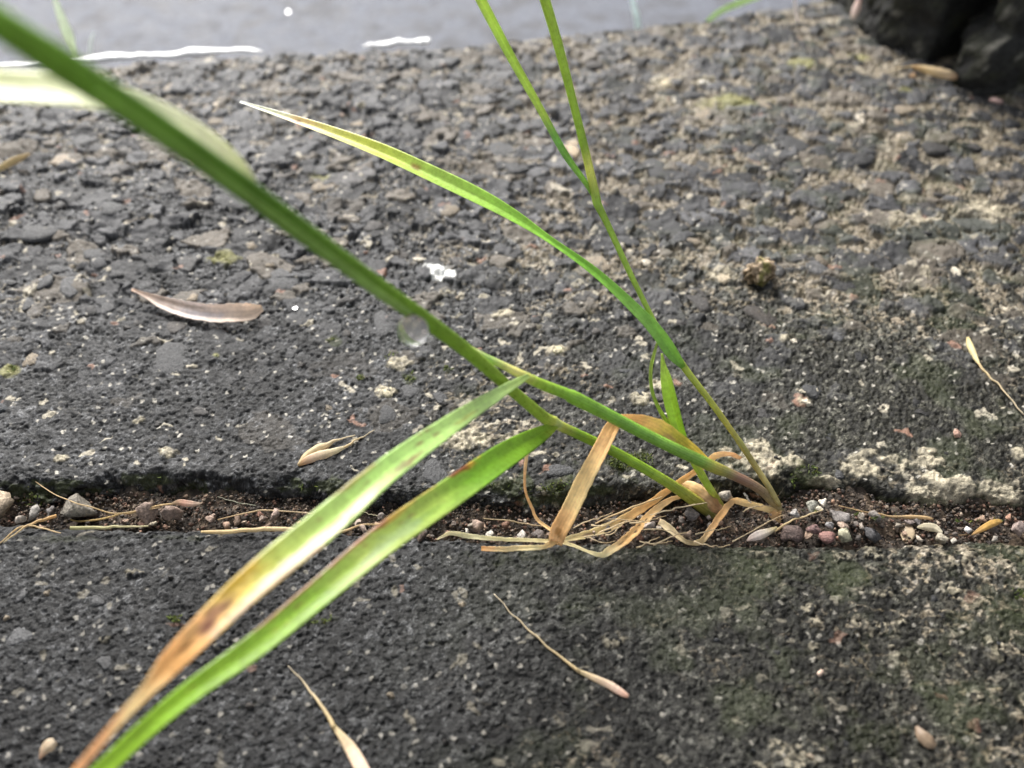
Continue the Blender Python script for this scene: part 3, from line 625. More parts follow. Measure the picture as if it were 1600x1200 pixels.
# withered leaves
dry1 = ribbon('dry_leaf', AW([(1122, 738, 131.5, 10, 0), (1090, 712, 131, 20, 0), (1060, 690, 130.3, 28, 10), (1028, 668, 129.5, 30, 20), (998, 656, 128.6, 24, 30), (972, 655, 127, 20, 40), (956, 668, 125.8, 22, 5), (940, 700, 125, 26, -15), (915, 748, 125, 28, -20), (890, 800, 125.5, 30, -20), (873, 832, 126.5, 28, -15), (868, 850, 127.8, 20, 0)]),
       [(0, (.56, .44, .16)), (.1, (.62, .52, .12)), (.22, (.66, .58, .14)), (.33, (.64, .48, .22)), (.38, (.52, .34, .17)), (.5, (.58, .40, .20)), (.65, (.66, .50, .27)), (.8, (.68, .54, .30)), (.93, (.58, .40, .20)), (1, (.64, .52, .34))], M_dry, root2, n=100, thick=.14, curl=.12, wav=.05, seed=51,
       spots=[(.17, .35, .05, .22, (.05, .02, .01), .95), (.12, .6, .04, .2, (.08, .03, .01), .9), (.02, .4, .02, .4, (.06, .03, .02), .8), (.23, .2, .04, .4, (.68, .42, .26), .6), (.45, -.2, .012, .12, (.10, .04, .02), .8), (.47, .15, .01, .1, (.10, .04, .02), .8), (.55, .3, .08, .3, (.42, .20, .06), .5), (.66, -.5, .008, .1, (.1, .04, .02), .8), (.73, .8, .10, .3, (.70, .56, .30), .6), (.94, -.1, .03, .5, (.46, .22, .06), .7)])
dry1['label'] = 'folded orange withered leaf with a yellow back and dark specks'
def dry(rows, cols, seed, name='dry_leaf', parent=root2, wav=.14, thick=.10, curl=.12, spots=(), n=60):
    rows = [(r[0], r[1], r[2], r[3] * .66, r[4]) for r in rows]
    return ribbon(name, AW(rows), cols, M_dry, parent, n=n, thick=thick, curl=curl, wav=wav, seed=seed, spots=spots)
zg = lambda x, y, lift=0.: gdep(x, y, lift)
dry([(870, 842, 127.6, 22, 0), (850, 854, zg(850, 854, .8), 12, 20), (820, 856, zg(820, 856, .6), 13, 0), (785, 858, zg(785, 858, .7), 13, 10), (752, 857, zg(752, 857, .5), 11, 0)], [(0, (.62, .44, .20)), (.3, CREAMC), (.8, (.66, .54, .34)), (1, (.52, .30, .12))], 52)
dry([(872, 846, 128.3, 10, 0), (830, 844, zg(830, 844, .4), 9, 0), (780, 842, zg(780, 842, .6), 10, 10), (735, 838, zg(735, 838, .8), 12, 0), (705, 833, zg(705, 833, 1.4), 11, 30), (692, 838, zg(692, 838, .4), 6, 0), (682, 843, zg(682, 843, .3), 3, 0)], [(0, CREAMC), (.6, (.74, .66, .48)), (1, (.70, .62, .46))], 53)
dry([(1158, 716, 133.5, 10, 30), (1140, 709, 132.5, 14, 40), (1118, 712, 132.2, 16, 20), (1100, 728, 132.6, 14, 0), (1060, 754, 133.5, 15, 10), (1020, 783, 134.2, 18, 10), (980, 808, 134, 20, 10), (940, 828, 133, 20, 5), (905, 838, 131.5, 17, 0), (872, 845, 129, 9, 0)], [(0, (.60, .42, .24)), (.15, (.66, .52, .34)), (.3, (.58, .40, .18)), (.5, (.62, .44, .20)), (.75, (.72, .58, .36)), (1, CREAMC)], 54,
    spots=[(.83, .0, .04, .4, (.40, .22, .18), .7), (.72, .5, .03, .2, (.08, .05, .03), .9), (.66, .3, .02, .2, (.08, .05, .03), .8)], n=80)
dry([(1066, 775, 135.5, 8, 20), (1045, 782, 134.5, 13, 10), (1020, 800, 133.5, 18, 10), (1000, 822, 132, 20, 5), (975, 845, zg(975, 845, .9), 20, 5), (950, 862, zg(950, 862, 1.1), 18, 0), (938, 867, zg(938, 867, 1.3), 13, 20), (920, 862, zg(920, 862, 1), 7, 0), (895, 852, zg(895, 852, .9), 8, 0), (872, 846, zg(872, 846, .8), 8, 0)], [(0, (.62, .48, .28)), (.3, (.66, .50, .28)), (.55, (.60, .44, .22)), (.7, CREAMC), (1, (.72, .62, .42))], 55,
    spots=[(.42, .2, .03, .3, (.05, .03, .02), .95), (.36, -.3, .02, .25, (.05, .03, .02), .9), (.30, .1, .015, .25, (.06, .04, .02), .9), (.58, .1, .03, .25, (.30, .18, .08), .8), (.52, -.4, .02, .2, (.30, .18, .08), .7)], n=80)
dry([(1220, 806, dU - 1.5, 14, 0), (1200, 796, dU - 2.5, 16, 10), (1165, 786, dU - 3.5, 18, 20), (1146, 782, dU - 4, 16, 30), (1130, 800, dU - 5, 15, 10), (1110, 828, dU - 6, 15, 0), (1096, 845, 131, 15, 20), (1078, 848, 130.5, 11, 20), (1062, 840, 131, 12, 0), (1045, 825, 132.5, 18, 0), (1030, 814, 133.5, 14, 20)], [(0, (.70, .58, .36)), (.3, (.68, .54, .32)), (.5, (.56, .38, .18)), (.7, (.70, .56, .36)), (1, (.70, .60, .46))], 56, n=90)
dry([(864, 830, 129.5, 8, 0), (840, 812, 130.5, 8, 10), (832, 795, 130.6, 8, 30), (822, 770, 130.2, 8, 40), (820, 745, 129.4, 7, 20), (823, 710, 128.4, 9, 0), (825, 690, 128, 10, 0), (829, 670, 127.8, 5, 0)], [(0, (.66, .52, .30)), (.5, (.60, .42, .22)), (1, (.74, .64, .46))], 57)
dry([(1225, 805, dU - 1, 22, 0), (1214, 808, dU - 3, 26, 20), (1206, 800, dU - 3, 20, 30)], [(0, (.66, .54, .34)), (1, (.56, .42, .24))], 58, 'dry_sheath', n=16)
dry([(1222, 800, dU + 1, 10, 0), (1232, 780, dU + 1.5, 14, 10), (1240, 765, dU + 2, 11, 10), (1246, 752, dU + 2.5, 3, 0)], [(0, (.20, .16, .08)), (1, (.14, .12, .06))], 59, 'dry_sheath', n=20)
dry([(1215, 790, dU + 1, 8, 0), (1212, 770, dU + 1, 10, 10), (1206, 765, dU + 1, 6, 10)], [(0, (.44, .36, .18)), (1, (.50, .42, .2))], 60, 'dry_sheath', n=14)

# ------------------------------------------------------------------ water drops
def drop(px, py, d, dia, tail, label):
    v, f = ico(4)
    up = np.clip(v[:, 2], 0, 1)
    v[:, 0] *= 1 - .22 * up ** 2; v[:, 1] *= 1 - .22 * up ** 2; v[:, 2] *= np.where(v[:, 2] > 0, 1 + tail, 1)
    me = mesh('water_drop', v * dia * MM / 2, f)
    o = link_mesh('water_drop', me, M_water); o.location = tuple(at(px, py, d)); return tag(o, label, 'water drop')
drop(645, 516, 96.0, 3.6, .08, 'clear round water drop hanging under the thick grass stem')
def bead(px, py, dia, label, z=None):
    p = on(px, py) if z is None else gnd(px, py, z)
    v, f = ico(3); v[:, 2] = np.clip(v[:, 2], -.35, 1) * .8
    o = link_mesh('water_drop', mesh('water_drop', v * dia * MM / 2, f), M_water); o.location = (p[0], p[1], p[2] + .25 * dia * MM); return tag(o, label, 'water drop')
bead(461, 482, 1.3, 'tiny water bead on the stone right of the papery husk')
bead(450, 20, 2.6, 'small water bead on the wet road beyond the kerb', -85)

# ------------------------------------------------------------------ seeds and husks
def floret(body, awn, label, name='grass_seed', cols=None, awns=(), flat=.5, open_=True, lift=.35, cat='seed'):
    """body, awn: rows (px, py, width px); lies on the stone"""
    P0 = on(body[0][0], body[0][1], lift); root = empty(name, P0); tag(root, label, cat)
    def rows(r, lf): 
        out = []
        for (x, y, w_) in r:
            p = on(x, y, lf); out.append(tuple(p) + (w_ * proj(*p)[2] / FPX / MM,))
        return out
    cols = cols or [(0, (.66, .44, .26)), (.3, (.74, .56, .38)), (.7, (.76, .62, .42)), (1, (.66, .52, .30))]
    tube('husk', rows(body, lift), cols, M_husk, root, n=30, k=12, groove=.25, flat=flat, seed=int(body[0][0]))
    for q in ([awn] if awn else []) + list(awns):
        tube('awn', rows(q, lift), [(0, (.62, .48, .26)), (1, (.55, .47, .34))], M_dry, root, n=24, k=6, wig=.25, seed=int(q[0][0]))
    return root
PINK = [(0, (.70, .42, .30)), (.25, (.76, .56, .44)), (.7, (.74, .58, .38)), (1, (.62, .50, .28))]
floret([(982, 1088, 5), (974, 1084, 10), (955, 1072, 12.5), (930, 1060, 10), (905, 1049, 6)], [(906, 1050, 6), (880, 1030, 4), (840, 996, 3), (805, 962, 2), (772, 928, 1.2)], 'tan grass seed with a long straight awn lying on the lower slab', cols=PINK)
floret([(585, 1235, 16), (565, 1200, 22), (548, 1170, 19), (532, 1148, 11), (522, 1136, 7)], [(523, 1138, 8), (508, 1112, 6), (490, 1085, 4), (470, 1060, 2.5), (450, 1040, 1.2)], 'pinkish grass seed and awn cut off by the bottom edge', cols=PINK)
floret([(1512, 527, 4), (1515, 538, 9), (1521, 552, 9), (1528, 566, 5)], [(1528, 566, 4), (1545, 588, 3.2), (1570, 614, 2.6), (1600, 648, 2)], 'yellowish grass seed with a curved stalk by the right edge', cols=[(0, (.60, .50, .24)), (1, (.62, .54, .30))])
floret([(467, 727, 4), (480, 719, 12), (500, 712, 15), (520, 706, 11), (538, 699, 5)], [(538, 699, 4), (560, 686, 2.5), (585, 672, 1.5)], 'split pair of straw grass husks left of the broad leaves', cols=[(0, (.64, .36, .16)), (.3, (.78, .58, .42)), (.8, (.76, .66, .44)), (1, (.7, .6, .4))], awns=[[(466, 727, 4), (478, 713, 11), (495, 702, 13), (512, 695, 8), (530, 687, 3), (555, 680, 2)]])
floret([(1495, 122, 6), (1482, 117, 14), (1460, 112, 14), (1440, 107, 10), (1425, 104, 4)], [(1425, 104, 3), (1405, 106, 2), (1385, 112, 1.3)], 'orange tan husk lying at the foot of the dark blocks', lift=2.2, cols=[(0, (.55, .36, .22)), (.2, (.72, .56, .36)), (.7, (.72, .54, .28)), (1, (.5, .32, .14))])
_d = gdep(1336, 46) - 6
tag(tube('grass_seed', [tuple(at(x, y, _d)) + (w_ * _d / FPX,) for x, y, w_ in [(1333, 31, 3), (1334, 26, 9), (1337, 16, 12), (1341, 4, 10), (1344, -12, 5)]], [(0, (.60, .50, .42)), (.5, (.66, .50, .44)), (1, (.62, .42, .34))], M_husk, None, n=24, k=12, flat=.5, groove=.25, seed=5), 'pale pink husk leaning on the charcoal block at the top edge', 'seed')
# the big papery bract
r_ = empty('papery_husk', on(300, 485)); tag(r_, 'long curved translucent papery husk lying on the left of the kerb', 'husk')
ribbon('husk', [tuple(on(x, y, l)) + (w_ * proj(*on(x, y, l))[2] / FPX / MM, t_) for (x, y, l, w_, t_) in [(206, 452, 2.2, 4, 0), (228, 461, 2.0, 8, 0), (255, 473, 1.6, 19, 10), (290, 484, 1.5, 26, 15), (330, 490, 1.6, 29, 15), (365, 490, 1.8, 30, 15), (392, 487, 2.0, 27, 10), (410, 481, 2.2, 10, 0)]],
       [(0, (.80, .58, .44)), (.2, (.66, .53, .44)), (.5, (.72, .62, .57)), (.8, (.78, .64, .53)), (1, (.76, .60, .46))], M_husk, r_, n=50, thick=.2, curl=.35, fold=-.1, wav=.06, seed=71, spots=[(.6, -.2, .2, .4, (.60, .56, .58), .7), (.4, .5, .3, .25, (.40, .30, .22), .6)])
# bits in the joint
JZ = -2.6
def jrow(r, k=1.0): return [tuple(gnd(x, y, z)) + (w_ * k * gdep(x, y, z) / FPX,) for (x, y, w_, z) in r]
def straw(rows, label, cols=((0, (.62, .46, .26)), (1, (.55, .40, .20))), name='dry_straw', seed=0, flat=.6, cat='straw', wig=.14):
    P = jrow(rows, .72)
    o = tube(name, P, list(cols), M_dry, None, n=40, k=8, flat=flat, wig=wig, seed=seed); return tag(o, label, cat)
straw([(45, 745, 1.5, -1), (90, 775, 2, 0), (130, 788, 2.6, 1.5), (175, 802, 3, 0), (215, 798, 3.5, -.5), (250, 790, 4, .3), (290, 785, 3.5, .5)], 'thin arched root fibre in the left of the joint', seed=1, name='root_fibre')
straw([(95, 833, 2, .5), (40, 822, 4, .6), (-5, 852, 2, .8)], 'short straw end crossing the far left of the joint', seed=2)
straw([(5, 848, 2, .6), (35, 826, 4, .8), (60, 814, 6, .3), (88, 806, 8, -.8)], 'orange straw poking over the slab at the far left', cols=[(0, (.6, .5, .3)), (1, (.62, .38, .16))], seed=3)
straw([(110, 812, 3, -2), (125, 815, 4, -2), (160, 810, 4, -1.5), (200, 802, 3, -1), (250, 793, 2, .2)], 'brown root fibre behind the two reddish pebbles', cols=[(0, (.5, .36, .12)), (1, (.5, .36, .2))], seed=4, name='root_fibre')
straw([(110, 825, 8, .3), (150, 825, 7, .4), (190, 823, 5, .4), (232, 822, 3, .4)], 'pale greenish straw on the slab edge below the reddish pebbles', cols=[(0, (.42, .40, .20)), (1, (.56, .50, .30))], seed=5)
straw([(314, 831, 5, .3), (345, 831, 9, .4), (390, 828, 9, .5), (430, 827, 10, .4), (462, 827, 7, .3)], 'flat tan straw along the slab edge left of the broad leaves', cols=[(0, (.66, .50, .26)), (1, (.68, .54, .32))], seed=6)
straw([(340, 812, 2, -1), (375, 804, 3, -.6), (410, 798, 3.5, -.4), (450, 799, 3, -.6), (490, 803, 2, -1)], 'fine brown fibre above the flat tan straw', cols=[(0, (.5, .36, .2)), (1, (.56, .44, .28))], seed=7, name='root_fibre')
straw([(520, 834, 6, .3), (545, 828, 5, .5), (565, 820, 4, 0), (600, 818, 3, -1), (640, 816, 2, -1)], 'bent pale straw between the two broad green leaves', seed=8)
straw([(755, 810, 2, -2), (790, 813, 3, -1.5), (830, 820, 3, -1), (858, 823, 2, -1)], 'thin twin fibre in the joint left of the orange leaf', cols=[(0, (.42, .32, .18)), (1, (.4, .3, .18))], seed=9, name='root_fibre')
straw([(930, 818, 3, -1), (970, 800, 4, .5), (1010, 785, 4, 1.5), (1035, 776, 3, 2)], 'straw fibre lying under the withered leaves', seed=10)
straw([(1015, 805, 2, 1), (1045, 797, 3, 1.4), (1075, 791, 3, 1.2), (1105, 785, 2, .6)], 'pale thread of straw beside the foot of the thick stem', cols=[(0, (.72, .62, .44)), (1, (.66, .54, .36))], seed=11)
straw([(1162, 770, 4, 2.5), (1168, 778, 4, 2), (1174, 786, 3, 1.5)], 'short white bristle standing near the pink stem foot', cols=[(0, (.75, .70, .6)), (1, (.7, .62, .5))], seed=12)
straw([(1210, 830, 6, -1), (1235, 815, 4, -.5), (1262, 805, 3.5, 0), (1285, 797, 3, .6)], 'thin stalk rising from the pale seed to the white chip', cols=[(0, (.6, .46, .24)), (1, (.62, .5, .3))], seed=13)
straw([(1310, 790, 2, 0), (1350, 799, 3, -.4), (1385, 806, 4, -.6), (1420, 808, 8, -.3), (1445, 809, 8, -.2), (1458, 811, 4, -.2)], 'brown straw lying along the upper side of the joint at right', cols=[(0, (.44, .30, .16)), (1, (.48, .34, .18))], seed=14)
straw([(1460, 834, 2, -1.2), (1490, 836, 2, -1), (1515, 835, 2, -1)], 'dark hair-thin fibre before the orange leaflet', cols=[(0, (.25, .16, .1)), (1, (.3, .2, .1))], seed=15, name='root_fibre')
straw([(340, 776, 1, -2), (370, 785, 1.5, -2), (400, 790, 1.2, -2)], 'hair-fine pale fibre on the mossy kerb face', cols=[(0, (.4, .4, .3)), (1, (.4, .4, .3))], seed=16, name='root_fibre')
straw([(560, 798, 1.4, -1.5), (590, 806, 1.6, -1.5)], 'short hair fibre between the broad leaves', cols=[(0, (.5, .45, .3)), (1, (.5, .45, .3))], seed=17, name='root_fibre')
_r = np.random.default_rng(321)
for _i in range(16):
    x0 = _r.uniform(880, 1190); y0 = _r.uniform(805, 850); L_ = _r.uniform(30, 85); a0 = _r.uniform(-.55, .25); z0 = _r.uniform(-1.2, .6)
    q = [(x0 + L_ * k * math.cos(a0), y0 + L_ * k * math.sin(a0) + 7 * math.sin(2.6 * k + _i), _r.uniform(2.2, 4.2) * (1 - .5 * k), z0 + 1.2 * math.sin(3 * k)) for k in (0, .25, .5, .75, 1)]
    straw(q, 'thin pale straw thread tangled round the foot of the grass tufts', cols=[(0, tuple(np.array([.66, .54, .36]) * _r.uniform(.7, 1.1))), (1, (.58, .45, .27))], seed=400 + _i)['group'] = 'straw threads round the grass feet'
def jseed(rows, label, cols, seed, flat=.5, cat='seed', name='grass_seed'):
    o = tube(name, jrow(rows, .9), [(t_, tuple(np.array(c_) * np.array([.92, .98, 1.02]))) for t_, c_ in cols], M_husk, None, n=30, k=16, flat=flat * .7, groove=.3, seed=seed); return tag(o, label, cat)
jseed([(268, 787, 3, .8), (280, 785, 10, .9), (296, 787, 11, .9), (310, 787, 5, .9), (316, 786, 2, .9)], 'pink and cream grass seed above the reddish pebbles', [(0, (.5, .36, .2)), (.4, (.62, .34, .24)), (1, (.70, .52, .38))], 81)
jseed([(1167, 845, 2, .4), (1174, 841, 11, .6), (1186, 836, 16, .6), (1200, 831, 12, .6), (1214, 824, 4, .6)], 'pale pinkish white grass seed below the tuft foot', [(0, (.60, .44, .36)), (.35, (.66, .54, .47)), (.6, (.64, .53, .42)), (.85, (.44, .35, .2)), (1, (.46, .36, .18))], 82)
jseed([(1433, 824, 3, -.6), (1445, 823, 12, -.4), (1460, 825, 14, -.4), (1472, 833, 5, -.4)], 'cream husk right of the striped tan seed', [(0, (.66, .54, .36)), (1, (.70, .60, .44))], 83)
jseed([(1518, 836, 2, -.4), (1530, 829, 8, 0), (1548, 819, 12, .2), (1560, 815, 9, .3), (1566, 815, 3, .3)], 'bright orange dry leaflet at the right of the joint', [(0, (.45, .25, .10)), (.5, (.62, .36, .10)), (1, (.58, .34, .10))], 84, cat='leaflet', name='dry_leaflet')
jseed([(1414, 815, 10, -1.6), (1416, 825, 22, -1.6), (1418, 836, 24, -1.6), (1416, 846, 12, -1.6)], 'plump striped tan seed in the joint', [(0, (.42, .28, .18)), (.5, (.60, .44, .28)), (1, (.62, .46, .28))], 85, flat=.7)
jseed([(-14, 268, 3, .6), (0, 263, 9, .8), (20, 252, 12, .9), (38, 244, 8, .9), (46, 240, 3, 1)], 'orange tan leaf scrap at the left edge of the kerb', [(0, (.60, .44, .20)), (1, (.66, .48, .26))], 86, cat='leaf scrap', name='leaf_scrap')
jseed([(62, 1186, 3, .8), (70, 1172, 16, 1.1), (78, 1164, 22, 1.2), (86, 1158, 14, 1.2)], 'small tan crumb near the bottom left corner', [(0, (.55, .30, .18)), (.5, (.70, .52, .34)), (1, (.70, .54, .38))], 87, flat=.8, cat='crumb', name='seed_crumb')
jseed([(1432, 1135, 6, .3), (1440, 1148, 20, .5), (1452, 1160, 22, .5), (1462, 1166, 10, .4)], 'brown flake on the lower slab near the bottom right', [(0, (.30, .20, .13)), (1, (.32, .22, .14))], 88, flat=.4, cat='flake', name='bark_flake')

# ------------------------------------------------------------------ pebbles
ROCKS = [rock_mesh('pebble', 600 + i, 2, .85, .42, M_peb) for i in range(12)]
SROCKS = [rock_mesh('pebble', 640 + i, 2, .8, .3, M_peb) for i in range(8)]
def pebble(px, py, wpx, hpx, color, label, z=None, group=None, meshes=ROCKS, name='pebble', cat='pebble', rot=None):
    p = on(px, py) if z is None else gnd(px, py, z)
    dep = proj(*p)[2]; s = wpx * .5 * dep / FPX; hh = hpx * .5 * dep / FPX
    o = link_mesh(name, random.choice(meshes), None, None, color)
    o.location = (p[0], p[1], p[2] + (hh * .35 if z is None else 0)); o.scale = (s, (s + hh) * .5, hh * 1.1)
    o.rotation_euler = (random.uniform(-.3, .3), random.uniform(-.3, .3), random.uniform(0, 6.28) if rot is None else rot)
    return tag(o, label, cat, group)
JP = [(6, 791, 42, 42, (.46, .33, .19), 'large tan pebble at the far left end of the joint', -2.0), (51, 802, 25, 20, (.36, .34, .31), 'rounded light grey pebble beside the large tan one', -1.8),
      (32, 812, 17, 16, (.62, .52, .42), 'small cream angular chip at the far left', -1.2), (78, 800, 18, 14, (.22, .20, .20), 'dark grey pebble left of the lichened lump', -2), (120, 794, 58, 36, (.25, .22, .17), 'lumpy grey brown stone with pale crust in the left joint', -2.4),
      (233, 802, 34, 28, (.34, .215, .16), 'reddish brown pebble, left one of the touching pair', -1.6), (267, 805, 31, 36, (.31, .19, .14), 'reddish brown pebble, right one of the touching pair', -1.4), (240, 819, 13, 11, (.44, .36, .22), 'tiny yellowish pebble under the reddish pair', -.6),
      (330, 810, 22, 16, (.40, .24, .17), 'pink crumb above the flat tan straw, left one', -1.6), (352, 821, 15, 12, (.45, .24, .14), 'orange crumb touching the flat tan straw', -.8), (410, 811, 15, 16, (.36, .23, .17), 'small brown pebble above the tan straw end', -1.6), (431, 806, 20, 22, (.42, .26, .20), 'pink pebble near the leaf edge above the tan straw', -1.6),
      (560, 817, 14, 12, (.50, .36, .28), 'pink crumb between the two broad leaves, upper one', -1.4), (570, 829, 18, 14, (.36, .24, .18), 'brown crumb between the two broad leaves, lower one', -.8), (660, 838, 24, 16, (.12, .07, .05), 'dark brown pebble right of the lower broad leaf', -1.0),
      (748, 825, 19, 24, (.46, .28, .20), 'upright pink brown pebble above the white straw', -1.2), (730, 832, 11, 9, (.50, .46, .40), 'white crumb left of the pink brown pebble', -.9), (765, 833, 20, 10, (.46, .44, .38), 'white crumb right of the pink brown pebble', -.9), (815, 834, 24, 10, (.46, .42, .38), 'white flake left of the orange leaf', -.9), (841, 836, 22, 12, (.19, .15, .14), 'dark purple crumb beside the orange leaf foot', -.9),
      (1012, 822, 20, 18, (.55, .44, .38), 'pinkish white pebble amid the withered leaves', -1.2), (960, 812, 30, 20, (.10, .085, .075), 'dark clod behind the withered leaves', -3.6), (1075, 836, 16, 14, (.42, .26, .16), 'tan crumb under the bent withered leaf', -1.2), (1080, 800, 26, 16, (.18, .15, .15), 'purple grey pebble at the thick stem foot', -1.4), (1136, 775, 20, 22, (.42, .36, .28), 'pale pebble behind the bent withered leaf', .3),
      (1270, 826, 30, 22, (.22, .095, .095), 'dark red pebble at the centre of the right heap', -.9), (1234, 832, 34, 24, (.13, .075, .065), 'dark brown red pebble beside the pale seed', -1.0), (1295, 836, 26, 19, (.34, .12, .10), 'brick red pebble in the right heap', -.6), (1321, 833, 24, 19, (.40, .39, .22), 'yellow green pebble in the right heap', -.6), (1298, 819, 16, 14, (.28, .28, .30), 'blue grey angular chip above the brick red pebble', -.6),
      (1315, 820, 18, 15, (.50, .32, .22), 'peach pebble above the yellow green one', -.6), (1361, 831, 40, 30, (.075, .075, .088), 'large dark slate pebble in the right heap', -.9), (1313, 804, 38, 20, (.24, .215, .21), 'flat grey pebble below the white chip', -.6), (1287, 785, 16, 18, (.74, .66, .52), 'bright white chip on top of the right heap', .4), (1301, 783, 10, 10, (.55, .24, .10), 'tiny orange chip beside the bright white chip', .4), (1282, 795, 14, 10, (.66, .58, .40), 'cream crumb under the bright white chip', 0),
      (1270, 792, 18, 15, (.34, .35, .28), 'greenish grey pebble left of the white chip', -.2), (1241, 802, 22, 12, (.32, .31, .30), 'light grey pebble right of the tuft foot', -.5), (1347, 808, 16, 13, (.44, .36, .27), 'beige pebble above the slate pebble, left', -1.0), (1366, 806, 22, 16, (.30, .26, .23), 'brown grey pebble above the slate pebble, right', -1.0), (1420, 814, 18, 10, (.30, .22, .20), 'purplish crumb above the striped seed', -1.2), (1435, 816, 14, 10, (.20, .17, .17), 'dark crumb above the cream husk', -1.2),
      (1511, 826, 18, 13, (.62, .64, .66), 'glassy white quartz chip near the orange leaflet', -1.0), (1436, 843, 14, 11, (.52, .42, .30), 'cream crumb right of the striped seed', -.4), (1475, 841, 22, 16, (.42, .36, .24), 'sandy crumb below the cream husk', -.6), (1490, 846, 12, 10, (.50, .46, .38), 'pale crumb on the slab edge at right', -.2), (1594, 829, 26, 24, (.36, .25, .22), 'pink grey pebble at the right edge', -1.0), (1553, 842, 12, 9, (.45, .40, .33), 'pale crumb under the orange leaflet', -.6), (1345, 822, 14, 12, (.38, .30, .24), 'beige crumb left of the slate pebble', -.8)]
for (x, y, w_, h_, c, lab, z) in JP:
    c = np.array(c); c = c * .45 + c.mean() * np.array([1.1, 1, .88]) * .38
    pebble(x, y, w_ * 1.2, h_ * 1.2, tuple(c), lab, z + .5)
def clod(px, py, r, label):
    v, f = ico(4); q = v * 1.7
    n1 = fbm(q[:, 0] * .9 + 3, q[:, 1] * .9 + q[:, 2] * .8, 4, 901, .6); n2 = fbm(q[:, 0] * 2.4 + q[:, 2] * 2, q[:, 1] * 2.4 - q[:, 2], 3, 902)
    v = v * (1 + .42 * n1 + .16 * n2)[:, None] * np.array([.78, 1.0, .75]); a_ = math.radians(-38)
    v = np.stack([v[:, 0] * math.cos(a_) - v[:, 1] * math.sin(a_), v[:, 0] * math.sin(a_) + v[:, 1] * math.cos(a_), v[:, 2]], -1)
    cc = np.repeat(np.array([[.10, .07, .035]], np.float32), len(v), 0); cc = lerp3(cc, (.42, .32, .22), sst(.0, .35, n2)); cc = lerp3(cc, (.13, .13, .03), sst(.1, .5, fbm(q[:, 0], q[:, 1] + 5, 3, 903)) * .8)
    p = on(px, py); o = link_mesh('earth_clod', mesh('earth_clod', v * r * MM, f, cc), M_soil); o.location = (p[0], p[1], p[2] + .45 * r * MM); return tag(o, label, 'clod')
clod(1184, 432, 3.3, 'brown mossy earth clod sitting on the kerb')
pebble(1494, 678, 19, 17, (.48, .30, .23), 'pinkish round pebble on the kerb above the cream crust'); pebble(1556, 161, 34, 20, (.32, .22, .20), 'flat maroon pebble by the foot of the black block')
pebble(1281, 1055, 15, 17, (.62, .46, .36), 'tiny pink pebble on the lower slab'); pebble(1243, 76, 17, 15, (.58, .46, .32), 'tan pebble on the kerb near the charcoal block'); pebble(1427, 120, 18, 10, (.44, .28, .15), 'small orange brown pebble under the tan husk at the blocks')
pebble(1345, 186, 9, 14, (.72, .64, .50), 'short cream chip on the kerb below the dark blocks')
placed = []
cols_ = [(.26, .18, .13), (.14, .11, .09), (.32, .25, .19), (.20, .17, .15), (.28, .16, .11), (.36, .31, .25), (.09, .075, .065), (.22, .12, .085)]
while len(placed) < 250:
    px = rng.uniform(-10, 1610); t = rng.random(); py = 802 + 42 * t
    wd = 6 + 15 * rng.random() ** 2.2
    if any((px - a) ** 2 + (py - b) ** 2 < (wd * .5) ** 2 * 1.6 for a, b in placed): continue
    if any(abs(px - q[0]) < q[2] * .45 and abs(py - q[1]) < q[3] * .45 for q in JP): continue
    placed.append((px, py))
    pebble(px, py, wd, wd * rng.uniform(.6, 1), tuple(np.array(cols_[rng.integers(len(cols_))]) * rng.uniform(.6, 1.2)), 'tiny crumb of brown or grey grit lying loose in the joint', -1.9 + .7 * (px > 1200) + .8 * (t - .5), 'loose grit crumbs in the joint', SROCKS)
# finer grit: uncountable
def grit(name, n, fn, label, mat, size):
    base = np.array([(1, 0, 0), (-1, 0, 0), (0, 1, 0), (0, -1, 0), (0, 0, 1), (0, 0, -1)], float)
    fb = np.array([(0, 2, 4), (2, 1, 4), (1, 3, 4), (3, 0, 4), (2, 0, 5), (1, 2, 5), (3, 1, 5), (0, 3, 5)])
    P, Cc = fn(n); n = len(P)
    v = base[None] * rng.uniform(.5, 1.1, (n, 6, 1)) * (size[0] + (size[1] - size[0]) * rng.random((n, 1, 1)) ** 2.5) * MM + rng.normal(size=(n, 6, 3)) * .05 * MM
    V = (v + P[:, None]).reshape(-1, 3); F = (fb[None] + 6 * np.arange(n)[:, None, None]).reshape(-1, 3)
    o = link_mesh(name, mesh(name, V, F, np.repeat(Cc, 6, 0), smooth=False), mat); o['kind'] = 'stuff'; o['label'] = label; o['category'] = 'grit'; return o
def f_grit(n):
    x = rng.uniform(-.1, .1, n); a, b = yL(x) - .0002, yE(x) + .0022; t = rng.random(n); y = a + (b - a) * t
    z = -3.4 + .8 * fbm(x / MM / 9, y / MM / 5, 3, 201) + rng.uniform(.1, .8, n) + 1.2 * sst(1200, 1320, 800 + x / MM / .1)
    pal = np.array([(.10, .075, .06), (.04, .033, .03), (.15, .115, .085), (.20, .14, .10), (.05, .042, .035), (.15, .085, .06)])
    return np.stack([x, y, z * MM], -1), pal[rng.integers(6, size=n)] * rng.uniform(.4, 1.1, (n, 1))
grit('fine_grit', 11000, f_grit, 'fine dark grit filling the joint between the two slabs', M_soil, (.10, .55))
